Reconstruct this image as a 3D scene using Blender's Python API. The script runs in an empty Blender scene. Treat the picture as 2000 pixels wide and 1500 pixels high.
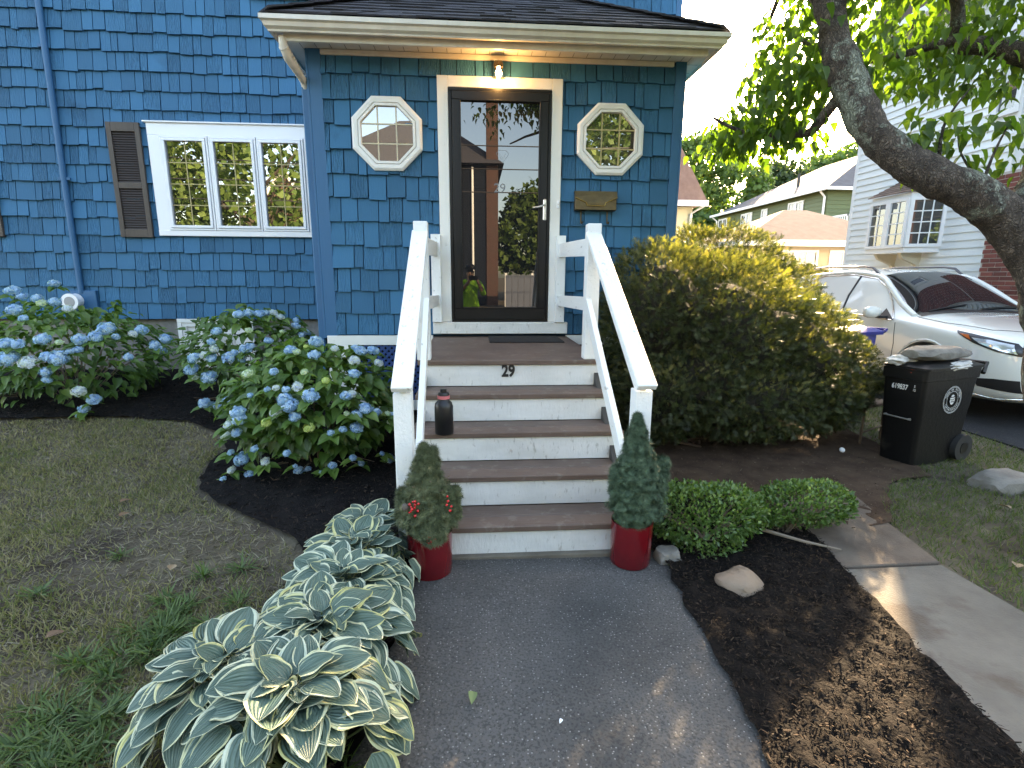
import bpy, bmesh, math, random
import numpy as np
from math import sin, cos, pi, radians, sqrt, atan2
from mathutils import Vector, Matrix, geometry, noise
from mathutils.bvhtree import BVHTree

sc = bpy.context.scene
# ------------------------------------------------------------------ camera
cd = bpy.data.cameras.new('camera'); cam = bpy.data.objects.new('camera', cd)
sc.collection.objects.link(cam); sc.camera = cam
R_ = Vector((0.99740029, -0.07181129, 0.00598253)); U_ = Vector((0.00881721, 0.2040174, 0.97892755)); F_ = Vector((0.07151859, 0.97632988, -0.20412019))
mt = Matrix.Identity(4)
for i in range(3):
    mt[i][0] = R_[i]; mt[i][1] = U_[i]; mt[i][2] = -F_[i]
mt.translation = Vector((-0.2516, -5.1309, 1.5266)); cam.matrix_world = mt
cd.sensor_width = 36; cd.lens = 1005.26 / 2000 * 36; cd.clip_start = 0.05; cd.clip_end = 2000
# ------------------------------------------------------------------ sky, sun, exposure
SUN_EL, SUN_AZ = radians(21.5), radians(34.2)
w = bpy.data.worlds.new('World'); sc.world = w; w.use_nodes = True
nt = w.node_tree; nt.nodes.clear()
sky = nt.nodes.new('ShaderNodeTexSky'); sky.sky_type = 'NISHITA'; sky.sun_disc = False
sky.sun_elevation = SUN_EL; sky.sun_rotation = SUN_AZ; sky.air_density = 1.0; sky.dust_density = 2.2; sky.ozone_density = 1.0
bg = nt.nodes.new('ShaderNodeBackground'); bg.inputs[1].default_value = 0.15
wo = nt.nodes.new('ShaderNodeOutputWorld')
nt.links.new(sky.outputs[0], bg.inputs[0]); nt.links.new(bg.outputs[0], wo.inputs[0])
sd = Vector((sin(SUN_AZ) * cos(SUN_EL), cos(SUN_AZ) * cos(SUN_EL), sin(SUN_EL)))
ld = bpy.data.lights.new('sun', 'SUN'); ld.energy = 4.4; ld.angle = radians(0.53); ld.color = (1.0, 0.80, 0.56)
sun = bpy.data.objects.new('sun', ld); sc.collection.objects.link(sun)
sun.rotation_euler = sd.to_track_quat('Z', 'Y').to_euler(); sun.location = sd * 60
vs = sc.view_settings; sc.display_settings.display_device = 'sRGB'
vs.view_transform = 'Standard'; vs.look = 'None'; vs.gamma = 1.0; vs.use_curve_mapping = False
vs.exposure = 3.25
try:
    vs.use_white_balance = True; vs.white_balance_temperature = 8000; vs.white_balance_tint = 12
except Exception: pass
cy = sc.cycles
cy.use_denoising = True
cy.max_bounces = 7; cy.diffuse_bounces = 3; cy.glossy_bounces = 4; cy.transmission_bounces = 6; cy.transparent_max_bounces = 8
cy.caustics_reflective = False; cy.caustics_refractive = False; cy.sample_clamp_indirect = 6

rng = np.random.default_rng(7); random.seed(7)
COL = sc.collection
# ------------------------------------------------------------------ materials
MATS = {}
def mat(name, col, rough=.6, col2=None, col3=None, nscale=5., stretch=(1, 1, 1), bump=0., bscale=60., bstretch=(1, 1, 1), metal=0., spec=.5, island=0., contrast=(.35, .65), coat=0., emit=None, transl=0., ior=1.5, attr=False, detail=4., dirt=None):
    if name in MATS: return MATS[name]
    m = bpy.data.materials.new(name); m.use_nodes = True; n = m.node_tree; N = n.nodes; L = n.links
    b = N['Principled BSDF']; out = N['Material Output']
    tc = N.new('ShaderNodeTexCoord')
    def noi(scale, st, det=detail):
        mp = N.new('ShaderNodeMapping'); mp.inputs['Scale'].default_value = st
        L.new(tc.outputs['Object'], mp.inputs[0]); t = N.new('ShaderNodeTexNoise')
        t.inputs['Scale'].default_value = scale; t.inputs['Detail'].default_value = det; t.inputs['Roughness'].default_value = .6
        L.new(mp.outputs[0], t.inputs[0]); return t
    def c4(c): return (c[0], c[1], c[2], 1)
    colout = None
    if col2 is not None:
        t = noi(nscale, stretch); r = N.new('ShaderNodeValToRGB')
        r.color_ramp.elements[0].position = contrast[0]; r.color_ramp.elements[1].position = contrast[1]
        r.color_ramp.elements[0].color = c4(col); r.color_ramp.elements[1].color = c4(col2)
        if col3 is not None:
            e = r.color_ramp.elements.new((contrast[0] + contrast[1]) / 2); e.color = c4(col3)
        L.new(t.outputs[0], r.inputs[0]); colout = r.outputs[0]
    if attr:
        a = N.new('ShaderNodeAttribute'); a.attribute_name = 'luv'; s = N.new('ShaderNodeSeparateXYZ'); L.new(a.outputs['Vector'], s.inputs[0])
        r = N.new('ShaderNodeValToRGB'); cols = attr
        els = r.color_ramp.elements
        els[0].position = 0; els[0].color = c4(cols[0]); els[1].position = 1; els[1].color = c4(cols[-1])
        for i, c in enumerate(cols[1:-1]):
            e = els.new((i + 1) / (len(cols) - 1)); e.color = c4(c)
        L.new(s.outputs[2], r.inputs[0]); colout = r.outputs[0]
    if island:
        g = N.new('ShaderNodeNewGeometry'); mr = N.new('ShaderNodeMapRange')
        mr.inputs[3].default_value = 1 - island; mr.inputs[4].default_value = 1 + island
        L.new(g.outputs['Random Per Island'], mr.inputs[0])
        mx = N.new('ShaderNodeVectorMath'); mx.operation = 'SCALE'
        if colout is None:
            rgb = N.new('ShaderNodeRGB'); rgb.outputs[0].default_value = c4(col); colout = rgb.outputs[0]
        L.new(colout, mx.inputs[0]); L.new(mr.outputs[0], mx.inputs['Scale']); colout = mx.outputs[0]
    if dirt:   # (colour, scale, threshold, strength)
        t = noi(dirt[1], dirt[4] if len(dirt) > 4 else (1, 1, 1), 8.); mr = N.new('ShaderNodeMapRange'); mr.inputs[1].default_value = dirt[2]; mr.inputs[2].default_value = dirt[2] + .08
        mr.inputs[4].default_value = dirt[3]
        L.new(t.outputs[0], mr.inputs[0]); mx = N.new('ShaderNodeMix'); mx.data_type = 'RGBA'
        L.new(mr.outputs[0], mx.inputs[0])
        if colout is None: mx.inputs[6].default_value = c4(col)
        else: L.new(colout, mx.inputs[6])
        mx.inputs[7].default_value = c4(dirt[0]); colout = mx.outputs[2]
    if colout is None: b.inputs['Base Color'].default_value = c4(col)
    else: L.new(colout, b.inputs['Base Color'])
    b.inputs['Roughness'].default_value = rough; b.inputs['Metallic'].default_value = metal
    b.inputs['Specular IOR Level'].default_value = spec; b.inputs['IOR'].default_value = ior
    b.inputs['Coat Weight'].default_value = coat
    if emit: b.inputs['Emission Color'].default_value = c4(emit[0]); b.inputs['Emission Strength'].default_value = emit[1]
    if bump:
        t = noi(bscale, bstretch, 6.); bp = N.new('ShaderNodeBump'); bp.inputs['Strength'].default_value = bump; bp.inputs['Distance'].default_value = .01
        L.new(t.outputs[0], bp.inputs['Height']); L.new(bp.outputs[0], b.inputs['Normal'])
    if transl:
        tr = N.new('ShaderNodeBsdfTranslucent'); ms = N.new('ShaderNodeMixShader'); ms.inputs[0].default_value = transl
        if colout is not None:
            bc = N.new('ShaderNodeVectorMath'); bc.operation = 'MULTIPLY'; bc.inputs[1].default_value = (1.7, 1.9, .7)
            L.new(colout, bc.inputs[0]); L.new(bc.outputs[0], tr.inputs[0])
        else: tr.inputs[0].default_value = c4(col)
        L.new(b.outputs[0], ms.inputs[1]); L.new(tr.outputs[0], ms.inputs[2]); L.new(ms.outputs[0], out.inputs[0])
    m['b'] = 1
    MATS[name] = m; return m
# ------------------------------------------------------------------ objects
ORG = {}
def thing(name, label, cat, loc=(0, 0, 0), group=None, rotz=0, kind=None):
    o = bpy.data.objects.new(name, None); COL.objects.link(o); o.location = loc; o.rotation_euler = (0, 0, rotz)
    o.empty_display_size = .1
    o['label'] = label; o['category'] = cat
    if group: o['group'] = group
    if kind: o['kind'] = kind
    ORG[o.name] = Matrix.Translation(loc) @ Matrix.Rotation(rotz, 4, 'Z')
    return o
def tag(o, label, cat, group=None, kind=None):
    o['label'] = label; o['category'] = cat
    if group: o['group'] = group
    if kind: o['kind'] = kind
    return o
def struct(o, label=None):
    o['kind'] = 'structure'
    if label: o['label'] = label; o['category'] = 'ground'
    return o
def link(name, me, parent=None, local=False):
    """world-coordinate mesh put under its parent; local=True: mesh already in the parent's own space"""
    o = bpy.data.objects.new(name, me); COL.objects.link(o)
    if parent is not None:
        o.parent = parent
        M0 = ORG.get(parent.name, Matrix.Identity(4)); ORG[o.name] = M0
        if not local:
            me.transform(M0.inverted())
    return o
def smooth(me, ang=None):
    me.shade_smooth() if hasattr(me, 'shade_smooth') else None
    if ang is not None and hasattr(me, 'set_sharp_from_angle'): me.set_sharp_from_angle(angle=radians(ang))
class MB:
    def __init__(s): s.v = []; s.f = []
    def add(s, vs, fs):
        o = len(s.v); s.v += [tuple(v) for v in vs]; s.f += [tuple(i + o for i in f) for f in fs]; return s
    def box(s, x0, x1, y0, y1, z0, z1):
        return s.add([(x0, y0, z0), (x1, y0, z0), (x1, y1, z0), (x0, y1, z0), (x0, y0, z1), (x1, y0, z1), (x1, y1, z1), (x0, y1, z1)],
                     [(0, 3, 2, 1), (4, 5, 6, 7), (0, 1, 5, 4), (1, 2, 6, 5), (2, 3, 7, 6), (3, 0, 4, 7)])
    def hexa(s, p): return s.add(p, [(0, 3, 2, 1), (4, 5, 6, 7), (0, 1, 5, 4), (1, 2, 6, 5), (2, 3, 7, 6), (3, 0, 4, 7)])
    def beam(s, a, b, wx, wz, up=(0, 0, 1)):
        """rectangular bar from a to b, wx across, wz in the 'up' direction"""
        a = Vector(a); b = Vector(b); d = (b - a).normalized(); up = Vector(up); x = d.cross(up).normalized(); u = x.cross(d).normalized()
        p = []
        for c in (a, b):
            p += [c - x * wx / 2 - u * wz / 2, c + x * wx / 2 - u * wz / 2, c + x * wx / 2 + u * wz / 2, c - x * wx / 2 + u * wz / 2]
        return s.add(p, [(0, 3, 2, 1), (4, 5, 6, 7), (0, 1, 5, 4), (1, 2, 6, 5), (2, 3, 7, 6), (3, 0, 4, 7)])
    def tube(s, pts, r, n=8, caps=True):
        pts = [Vector(p) for p in pts]; rs = r if hasattr(r, '__len__') else [r] * len(pts); vs = []; fs = []
        ref = None
        for i, p in enumerate(pts):
            d = (pts[min(i + 1, len(pts) - 1)] - pts[max(i - 1, 0)]).normalized()
            if ref is None: ref = d.orthogonal().normalized()
            x = (ref - d * ref.dot(d)).normalized(); ref = x; y = d.cross(x)
            for k in range(n):
                a = 2 * pi * k / n; vs.append(p + (x * cos(a) + y * sin(a)) * rs[i])
        for i in range(len(pts) - 1):
            for k in range(n):
                fs.append((i * n + k, i * n + (k + 1) % n, (i + 1) * n + (k + 1) % n, (i + 1) * n + k))
        if caps: fs.append(tuple(range(n))[::-1]); fs.append(tuple((len(pts) - 1) * n + k for k in range(n)))
        return s.add(vs, fs)
    def lathe(s, prof, c, n=24):
        vs = []; fs = []
        for r, z in prof:
            for k in range(n): a = 2 * pi * k / n; vs.append((c[0] + r * cos(a), c[1] + r * sin(a), c[2] + z))
        for i in range(len(prof) - 1):
            for k in range(n): fs.append((i * n + k, i * n + (k + 1) % n, (i + 1) * n + (k + 1) % n, (i + 1) * n + k))
        return s.add(vs, fs)
    def prism(s, poly, axis, a, b):
        """polygon (2-D) extruded along axis from a to b"""
        def P(u, v, t): return {'x': (t, u, v), 'y': (u, t, v), 'z': (u, v, t)}[axis]
        n = len(poly); vs = [P(u, v, a) for u, v in poly] + [P(u, v, b) for u, v in poly]
        return s.add(vs, [tuple(range(n))[::-1], tuple(range(n, 2 * n))] + [(i, (i + 1) % n, n + (i + 1) % n, n + i) for i in range(n)])
    def frame(s, x0, x1, z0, z1, y0, y1, w, wb=None):
        """rectangular frame in the xz plane"""
        wb = w if wb is None else wb
        s.box(x0, x1, y0, y1, z1 - w, z1); s.box(x0, x1, y0, y1, z0, z0 + wb)
        s.box(x0, x0 + w, y0, y1, z0 + wb, z1 - w); return s.box(x1 - w, x1, y0, y1, z0 + wb, z1 - w)
    def mesh(s, name, m, sm=None, bev=0):
        me = bpy.data.meshes.new(name); me.from_pydata([tuple(v) for v in s.v], [], s.f); me.update()
        bm = bmesh.new(); bm.from_mesh(me)
        bmesh.ops.recalc_face_normals(bm, faces=bm.faces)
        if bev:
            es = [e for e in bm.edges if len(e.link_faces) == 2 and e.calc_face_angle(0) > .6]
            bmesh.ops.bevel(bm, geom=es, offset=bev, segments=1, affect='EDGES', clamp_overlap=True)
        bm.to_mesh(me); bm.free()
        if m is not None: me.materials.append(m)
        if sm is not None: smooth(me, sm)
        return me
    def build(s, name, m, parent=None, sm=None, bev=0, local=False):
        return link(name, s.mesh(name, m, sm, bev), parent, local)
def fastmesh(name, V, Fa, m, luv=None, sm=True):
    """V (n,3) float, Fa (k,c) int all the same size"""
    me = bpy.data.meshes.new(name); n = len(V); k, c = Fa.shape
    me.vertices.add(n); me.vertices.foreach_set('co', np.ascontiguousarray(V, dtype=np.float32).ravel())
    me.loops.add(k * c); me.loops.foreach_set('vertex_index', Fa.astype(np.int32).ravel())
    me.polygons.add(k); me.polygons.foreach_set('loop_start', np.arange(0, k * c, c, dtype=np.int32))
    me.update(calc_edges=True)
    if sm: me.polygons.foreach_set('use_smooth', np.ones(k, dtype=bool))
    if luv is not None:
        a = me.attributes.new('luv', 'FLOAT_VECTOR', 'POINT'); a.data.foreach_set('vector', np.ascontiguousarray(luv, dtype=np.float32).ravel())
    if m is not None: me.materials.append(m)
    return me
def norm(a): return a / (np.linalg.norm(a, axis=-1, keepdims=True) + 1e-9)
def scatter(name, T, TF, TUV, pos, Yd, Nn, scale, m, parent=None, rnd=None, sm=True, flex=None, asmesh=False):
    """copies of a leaf template: T local (x across, y along, z up); Yd leaf direction; Nn rough normal"""
    M = len(pos); Y = norm(Yd); X = norm(np.cross(Y, Nn)); Z = np.cross(X, Y)
    sc3 = scale if np.ndim(scale) == 2 else np.repeat(np.asarray(scale, float).reshape(-1, 1), 3, 1)
    T = np.asarray(T, float); t = T[None] * sc3[:, None, :]
    V = pos[:, None] + t[..., 0:1] * X[:, None] + t[..., 1:2] * Y[:, None] + t[..., 2:3] * Z[:, None]
    Fa = np.asarray(TF)[None] + (np.arange(M) * len(T))[:, None, None]
    if rnd is None: rnd = rng.random(M)
    uv = np.zeros((M, len(T), 3)); uv[..., :2] = np.asarray(TUV)[None]; uv[..., 2] = rnd[:, None]
    me = fastmesh(name, V.reshape(-1, 3), Fa.reshape(-1, Fa.shape[-1]), m, uv.reshape(-1, 3), sm)
    return me if asmesh else link(name, me, parent)
def rdir(n, zmin=-1.):
    z = rng.uniform(zmin, 1, n); a = rng.uniform(0, 2 * pi, n); r = np.sqrt(1 - z * z)
    return np.stack([r * np.cos(a), r * np.sin(a), z], 1)
def leaf_template(nu=4, nv=7, wid=.5, fold=.12, curl=.25, wave=.0, tip=.85, base=.62):
    """ovate leaf, unit length along y; returns T, faces(quads), uv with u in -1..1"""
    T = []; UV = []
    for j in range(nv):
        v = j / (nv - 1)
        h = wid * (sin(pi * min(1, v ** base)) ** tip) * .5 if 0 < v < 1 else 0.004
        if v < .02: h = .01
        for i in range(nu + 1):
            u = i / nu * 2 - 1
            T.append((u * h, v, fold * abs(u) * h * 2 - curl * v * v + wave * sin(v * 11 + (0 if u > 0 else 1.5)) * abs(u) ** 2 * h)); UV.append((u, v))
    Fq = [(j * (nu + 1) + i, j * (nu + 1) + i + 1, (j + 1) * (nu + 1) + i + 1, (j + 1) * (nu + 1) + i) for j in range(nv - 1) for i in range(nu)]
    return np.array(T), np.array(Fq), np.array(UV)
def text_mesh(body, size, depth=.002, m=None, bold=0.):
    cu = bpy.data.curves.new('t', 'FONT'); cu.body = body; cu.size = size; cu.extrude = depth / 2; cu.offset = bold; cu.align_x = 'CENTER'; cu.align_y = 'CENTER'
    o = bpy.data.objects.new('t', cu); COL.objects.link(o); bpy.context.view_layer.update()
    dg = bpy.context.evaluated_depsgraph_get(); me = bpy.data.meshes.new_from_object(o.evaluated_get(dg))
    bpy.data.objects.remove(o); bpy.data.curves.remove(cu)
    me.materials.clear()
    if m: me.materials.append(m)
    return me
def ss(a, b, x):
    t = min(1, max(0, (x - a) / (b - a))); return t * t * (3 - 2 * t)
def G(x, y):
    """ground height: the lawn rises gently to the main wall on the left"""
    g = .32 * ss(-1.6, 1.7, y) * (1 - ss(-1.3, .6, x))
    return g + .012 * (noise.noise(Vector((x * .9, y * .9, 0)))) * (1 if abs(x) < 12 and y < 4 else 0)
def inside(poly, x, y):
    c = False; n = len(poly); j = n - 1
    for i in range(n):
        xi, yi = poly[i]; xj, yj = poly[j]
        if (yi > y) != (yj > y) and x < (xj - xi) * (y - yi) / (yj - yi) + xi: c = not c
        j = i
    return c
def resample(poly, step, jit=0.):
    o = []
    for i in range(len(poly)):
        a = Vector(poly[i]); b = Vector(poly[(i + 1) % len(poly)]); n = max(1, int((b - a).length / step))
        for k in range(n):
            p = a.lerp(b, k / n); d = (b - a).normalized(); q = noise.noise(Vector((p.x * 9, p.y * 9, 3))) * jit
            o.append((p.x - d.y * q, p.y + d.x * q))
    return o
def sheet(name, poly, dz, m, res=.12, jit=.0, bumpf=None, step=None, skirt=0):
    """a sheet over the terrain with the outline poly, dz above it"""
    b = resample(poly, step or res, jit); n = len(b); xs = [p[0] for p in b]; ys = [p[1] for p in b]
    P = [Vector(p) for p in b]
    y = min(ys) + res / 2; 
    while y < max(ys):
        x = min(xs) + res / 2
        while x < max(xs):
            if inside(b, x, y): P.append(Vector((x + random.uniform(-.2, .2) * res, y + random.uniform(-.2, .2) * res)))
            x += res
        y += res
    vo, eo, fo, _, _, _ = geometry.delaunay_2d_cdt(P, [(i, (i + 1) % n) for i in range(n)], [], 1, 1e-5)
    V = [(v.x, v.y, G(v.x, v.y) + dz + (bumpf(v.x, v.y) if bumpf else 0)) for v in vo]
    me = bpy.data.meshes.new(name); me.from_pydata(V, [], [tuple(f) for f in fo]); me.update(); me.materials.append(m); smooth(me)
    if me.polygons and me.polygons[0].normal.z < 0: me.flip_normals()
    return link(name, me)
BLA = '-4.57,0.60,1.43,0.058,b -4.89,0.49,1.36,0.072,b -4.80,0.47,1.30,0.052,b -4.54,0.32,1.29,0.055,b -4.32,0.24,1.26,0.060,b -4.60,0.11,1.19,0.068,b -4.15,0.15,1.20,0.049,p -4.42,0.21,1.25,0.049,g -4.45,0.01,1.12,0.043,b -3.77,0.08,1.02,0.079,b -4.21,-0.12,0.94,0.066,b -4.50,-0.16,0.91,0.065,b -4.40,-0.16,0.90,0.056,b -3.93,-0.07,0.93,0.067,b -3.82,-0.01,0.95,0.068,b -3.68,0.05,0.94,0.039,b -3.53,0.20,0.99,0.061,b -3.36,0.29,0.89,0.062,b -3.41,0.18,0.84,0.056,b -3.37,0.19,0.79,0.056,b -3.57,0.13,0.96,0.040,p -4.46,-0.21,0.78,0.093,b -4.30,-0.21,0.74,0.074,p -4.15,-0.18,0.79,0.061,b -4.06,-0.17,0.77,0.085,b -3.98,-0.13,0.83,0.038,b -3.93,-0.11,0.84,0.043,b -4.16,-0.21,0.65,0.056,b -4.16,-0.21,0.58,0.047,b -3.96,-0.14,0.45,0.058,p -3.88,-0.08,0.36,0.059,b -4.00,-0.06,0.26,0.049,b -4.09,-0.01,0.18,0.035,b -3.57,0.01,0.75,0.044,b -4.07,-0.12,0.91,0.033,g'
BLB = '-2.50,-0.01,1.16,0.054,b -2.43,0.05,1.17,0.045,b -2.34,0.08,1.16,0.050,b -2.30,0.14,1.16,0.040,b -2.26,0.22,1.16,0.041,p -2.19,0.20,1.12,0.041,p -2.61,-0.23,1.02,0.047,b -2.08,0.34,1.07,0.042,b -2.05,0.22,1.03,0.047,b -1.99,0.19,0.94,0.036,b -1.97,0.30,0.95,0.037,b -2.20,-0.12,0.92,0.039,b -2.36,-0.14,1.02,0.034,g -2.12,0.02,0.99,0.025,g -2.64,-0.29,0.93,0.037,b -2.61,-0.31,0.87,0.046,p -2.78,-0.34,0.79,0.055,b -2.63,-0.34,0.79,0.046,b -2.49,-0.31,0.79,0.061,b -2.45,-0.29,0.83,0.038,b -2.36,-0.25,0.86,0.057,b -2.32,-0.22,0.88,0.038,b -2.39,-0.28,0.77,0.042,b -2.81,-0.35,0.69,0.065,b -2.68,-0.33,0.61,0.070,b -2.79,-0.34,0.62,0.037,p -2.69,-0.34,0.82,0.042,p -2.85,-0.13,0.32,0.059,b -2.82,-0.07,0.28,0.050,b -2.73,-0.09,0.29,0.060,b -2.62,-0.14,0.34,0.064,b -2.77,0.06,0.22,0.041,b'
BLC = '-1.48,-1.05,1.02,0.060,b -1.44,-1.25,0.95,0.046,b -1.63,-1.20,0.98,0.050,b -1.57,-1.23,0.97,0.030,g -1.53,-1.15,1.00,0.019,y -1.15,-1.04,0.95,0.056,b -1.09,-0.82,0.92,0.051,b -1.19,-1.02,0.97,0.036,b -1.16,-1.21,0.90,0.046,p -1.00,-1.10,0.86,0.040,p -1.14,-1.32,0.82,0.045,b -1.32,-1.13,0.98,0.031,p -1.89,-1.35,0.83,0.044,g -1.69,-1.39,0.85,0.033,b -1.47,-1.41,0.85,0.029,g -1.32,-1.43,0.79,0.029,y -1.50,-1.48,0.76,0.043,p -1.71,-1.48,0.74,0.025,b -1.58,-1.49,0.74,0.029,b -1.65,-1.48,0.75,0.029,p -1.83,-1.48,0.70,0.022,b -1.41,-1.51,0.70,0.061,b -1.58,-1.53,0.68,0.054,b -1.54,-1.54,0.64,0.061,b -1.64,-1.55,0.59,0.046,p -1.51,-1.56,0.56,0.039,b -1.92,-1.49,0.58,0.054,b -1.91,-1.50,0.53,0.054,b -1.18,-1.45,0.68,0.041,b -1.14,-1.42,0.69,0.033,p -1.71,-1.55,0.52,0.036,y -1.42,-1.56,0.48,0.040,y -2.01,-1.46,0.48,0.037,p -1.95,-1.48,0.43,0.040,b -2.06,-1.41,0.38,0.037,p -1.05,-1.42,0.58,0.052,b -1.11,-1.46,0.54,0.044,b -0.98,-1.38,0.54,0.034,b -1.11,-1.47,0.45,0.048,b -1.20,-1.51,0.45,0.029,b -0.91,-1.32,0.51,0.027,g -0.90,-1.31,0.44,0.023,g -0.88,-1.29,0.49,0.031,b -1.83,-1.50,0.31,0.029,b -2.01,-1.32,0.17,0.062,b -2.09,-1.30,0.22,0.031,b -1.60,-1.52,0.28,0.029,b -1.78,-1.46,0.20,0.037,p -2.10,-1.30,0.08,0.035,p -2.14,-1.36,0.03,0.027,b -1.97,-1.29,0.03,0.043,b -1.62,-1.25,0.00,0.040,b -1.57,-1.21,-0.03,0.032,b -1.57,-1.46,0.16,0.019,b -1.42,-1.33,0.06,0.023,b -1.32,-1.41,0.14,0.031,b -1.17,-1.39,0.19,0.031,b -1.14,-1.27,0.10,0.028,b -0.96,-1.08,0.07,0.050,b -0.99,-1.19,0.15,0.024,b -1.17,-1.49,0.56,0.022,g -1.28,-1.53,0.43,0.026,b'
# ------------------------------------------------------------------ paints
def shingle_paint(name, col):
    m = mat(name, col, .7, spec=.3, island=.16, dirt=((col[0] * .55, col[1] * .6, col[2] * .62), 2.2, .60, .45))
    n = m.node_tree; N = n.nodes; L = n.links; b = N['Principled BSDF']
    tc = N.new('ShaderNodeTexCoord'); g = N.new('ShaderNodeNewGeometry')
    mp = N.new('ShaderNodeMapping'); mp.inputs['Scale'].default_value = (1, 1, .035); L.new(tc.outputs['Object'], mp.inputs[0])
    t = N.new('ShaderNodeTexNoise'); t.inputs['Scale'].default_value = 95; t.inputs['Detail'].default_value = 3; L.new(mp.outputs[0], t.inputs[0])
    cr = N.new('ShaderNodeMapRange'); cr.inputs[1].default_value = .42; cr.inputs[2].default_value = .56; L.new(t.outputs[0], cr.inputs[0])
    gt = N.new('ShaderNodeMapRange'); gt.inputs[1].default_value = .45; gt.inputs[2].default_value = .8; gt.inputs[3].default_value = .12; gt.inputs[4].default_value = 1.
    ms = N.new('ShaderNodeMath'); ms.operation = 'FRACT'; mm = N.new('ShaderNodeMath'); mm.operation = 'MULTIPLY'; mm.inputs[1].default_value = 37.7
    L.new(g.outputs['Random Per Island'], mm.inputs[0]); L.new(mm.outputs[0], ms.inputs[0]); L.new(ms.outputs[0], gt.inputs[0])
    bp = N.new('ShaderNodeBump'); bp.inputs['Distance'].default_value = .006; L.new(gt.outputs[0], bp.inputs['Strength']); L.new(cr.outputs[0], bp.inputs['Height'])
    L.new(bp.outputs[0], b.inputs['Normal']); return m
BLUE = shingle_paint('blue_shingle_paint', (.024, .122, .228))
GAP_SHADE = mat('painted_gap_shade', (.008, .028, .06), .9)  # backing colour darkened to stand for the shade in deep shingle gaps
BTRIM = mat('blue_trim_paint', (.014, .105, .225), .55, bump=.15, bscale=40, bstretch=(1, 1, .1))
WHT = mat('white_house_paint', (.74, .73, .69), .5, bump=.25, bscale=35, dirt=((.42, .40, .36), 9, .66, .5))
VINYL = mat('white_vinyl', (.78, .80, .82), .35)
STEPW = mat('worn_white_paint', (.72, .72, .70), .6, (.56, .56, .54), nscale=4, stretch=(.4, 1, 1), bump=.6, bscale=45, bstretch=(1, 1, .35), dirt=((.20, .18, .15), 38, .60, .5, (1, 1, .35)))
RAILW = mat('rail_white_paint', (.76, .77, .76), .55, bump=.5, bscale=50, bstretch=(1, .15, 1), dirt=((.30, .29, .27), 30, .62, .7, (1, .25, 1)))
TREAD = mat('brown_deck_paint', (.105, .066, .050), .55, (.135, .090, .070), nscale=4, bump=.35, bscale=60, bstretch=(.06, 1, 1), dirt=((.21, .17, .14), 14, .57, .5))
GUT = mat('cream_aluminium', (.70, .66, .58), .35, (.60, .56, .49), nscale=6, stretch=(1, 1, .15))
SOFF = mat('soffit_white', (.62, .61, .58), .5)
ROOF = mat('grey_roof_shingle', (.035, .036, .045), .9, island=.35, bump=.6, bscale=220)
BLK = mat('black_door_paint', (.0035, .0035, .0038), .4, spec=.3)
def glass_mat(name, base, rough=.0, spec=1., ior=1.6, wob=0.):
    m = mat(name, base, rough, spec=spec, ior=ior)
    if wob:
        n = m.node_tree; N = n.nodes; tc = N.new('ShaderNodeTexCoord'); t = N.new('ShaderNodeTexNoise'); t.inputs['Scale'].default_value = 2.2; t.inputs['Detail'].default_value = 1
        bp = N.new('ShaderNodeBump'); bp.inputs['Strength'].default_value = wob; bp.inputs['Distance'].default_value = .01
        n.links.new(tc.outputs['Object'], t.inputs[0]); n.links.new(t.outputs[0], bp.inputs['Height']); n.links.new(bp.outputs[0], N['Principled BSDF'].inputs['Normal'])
    return m
GLD = glass_mat('door_glass', (.012, .012, .013), ior=1.55, spec=.9)
GLW = glass_mat('window_glass', (.012, .012, .010), ior=2.1, spec=1., wob=.10)
GLO = glass_mat('octagon_glass', (.05, .045, .035), ior=1.9, spec=1., wob=.05)
MUNT = mat('golden_grille', (.42, .34, .16), .5)
BRONZE = mat('bronze_metal', (.075, .052, .022), .38, (.12, .085, .035), nscale=12, metal=.5, bump=.2, bscale=90)
SHUT = mat('brown_shutter', (.055, .042, .034), .6, (.075, .058, .046), nscale=14, stretch=(1, 1, .1), bump=.3, bscale=80, bstretch=(1, 1, .1))
STONE = mat('grey_foundation_stone', (.16, .155, .145), .9, (.25, .24, .225), nscale=7, bump=.8, bscale=18, dirt=((.40, .37, .33), 5, .62, .5))
STEEL = mat('brushed_nickel', (.55, .53, .50), .3, metal=.9)
P = 1.65
house = thing('blue_house', 'blue shingled house with an enclosed entry porch, black storm door and grey hip roof', 'house', (0, 1.65, 0))
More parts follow.
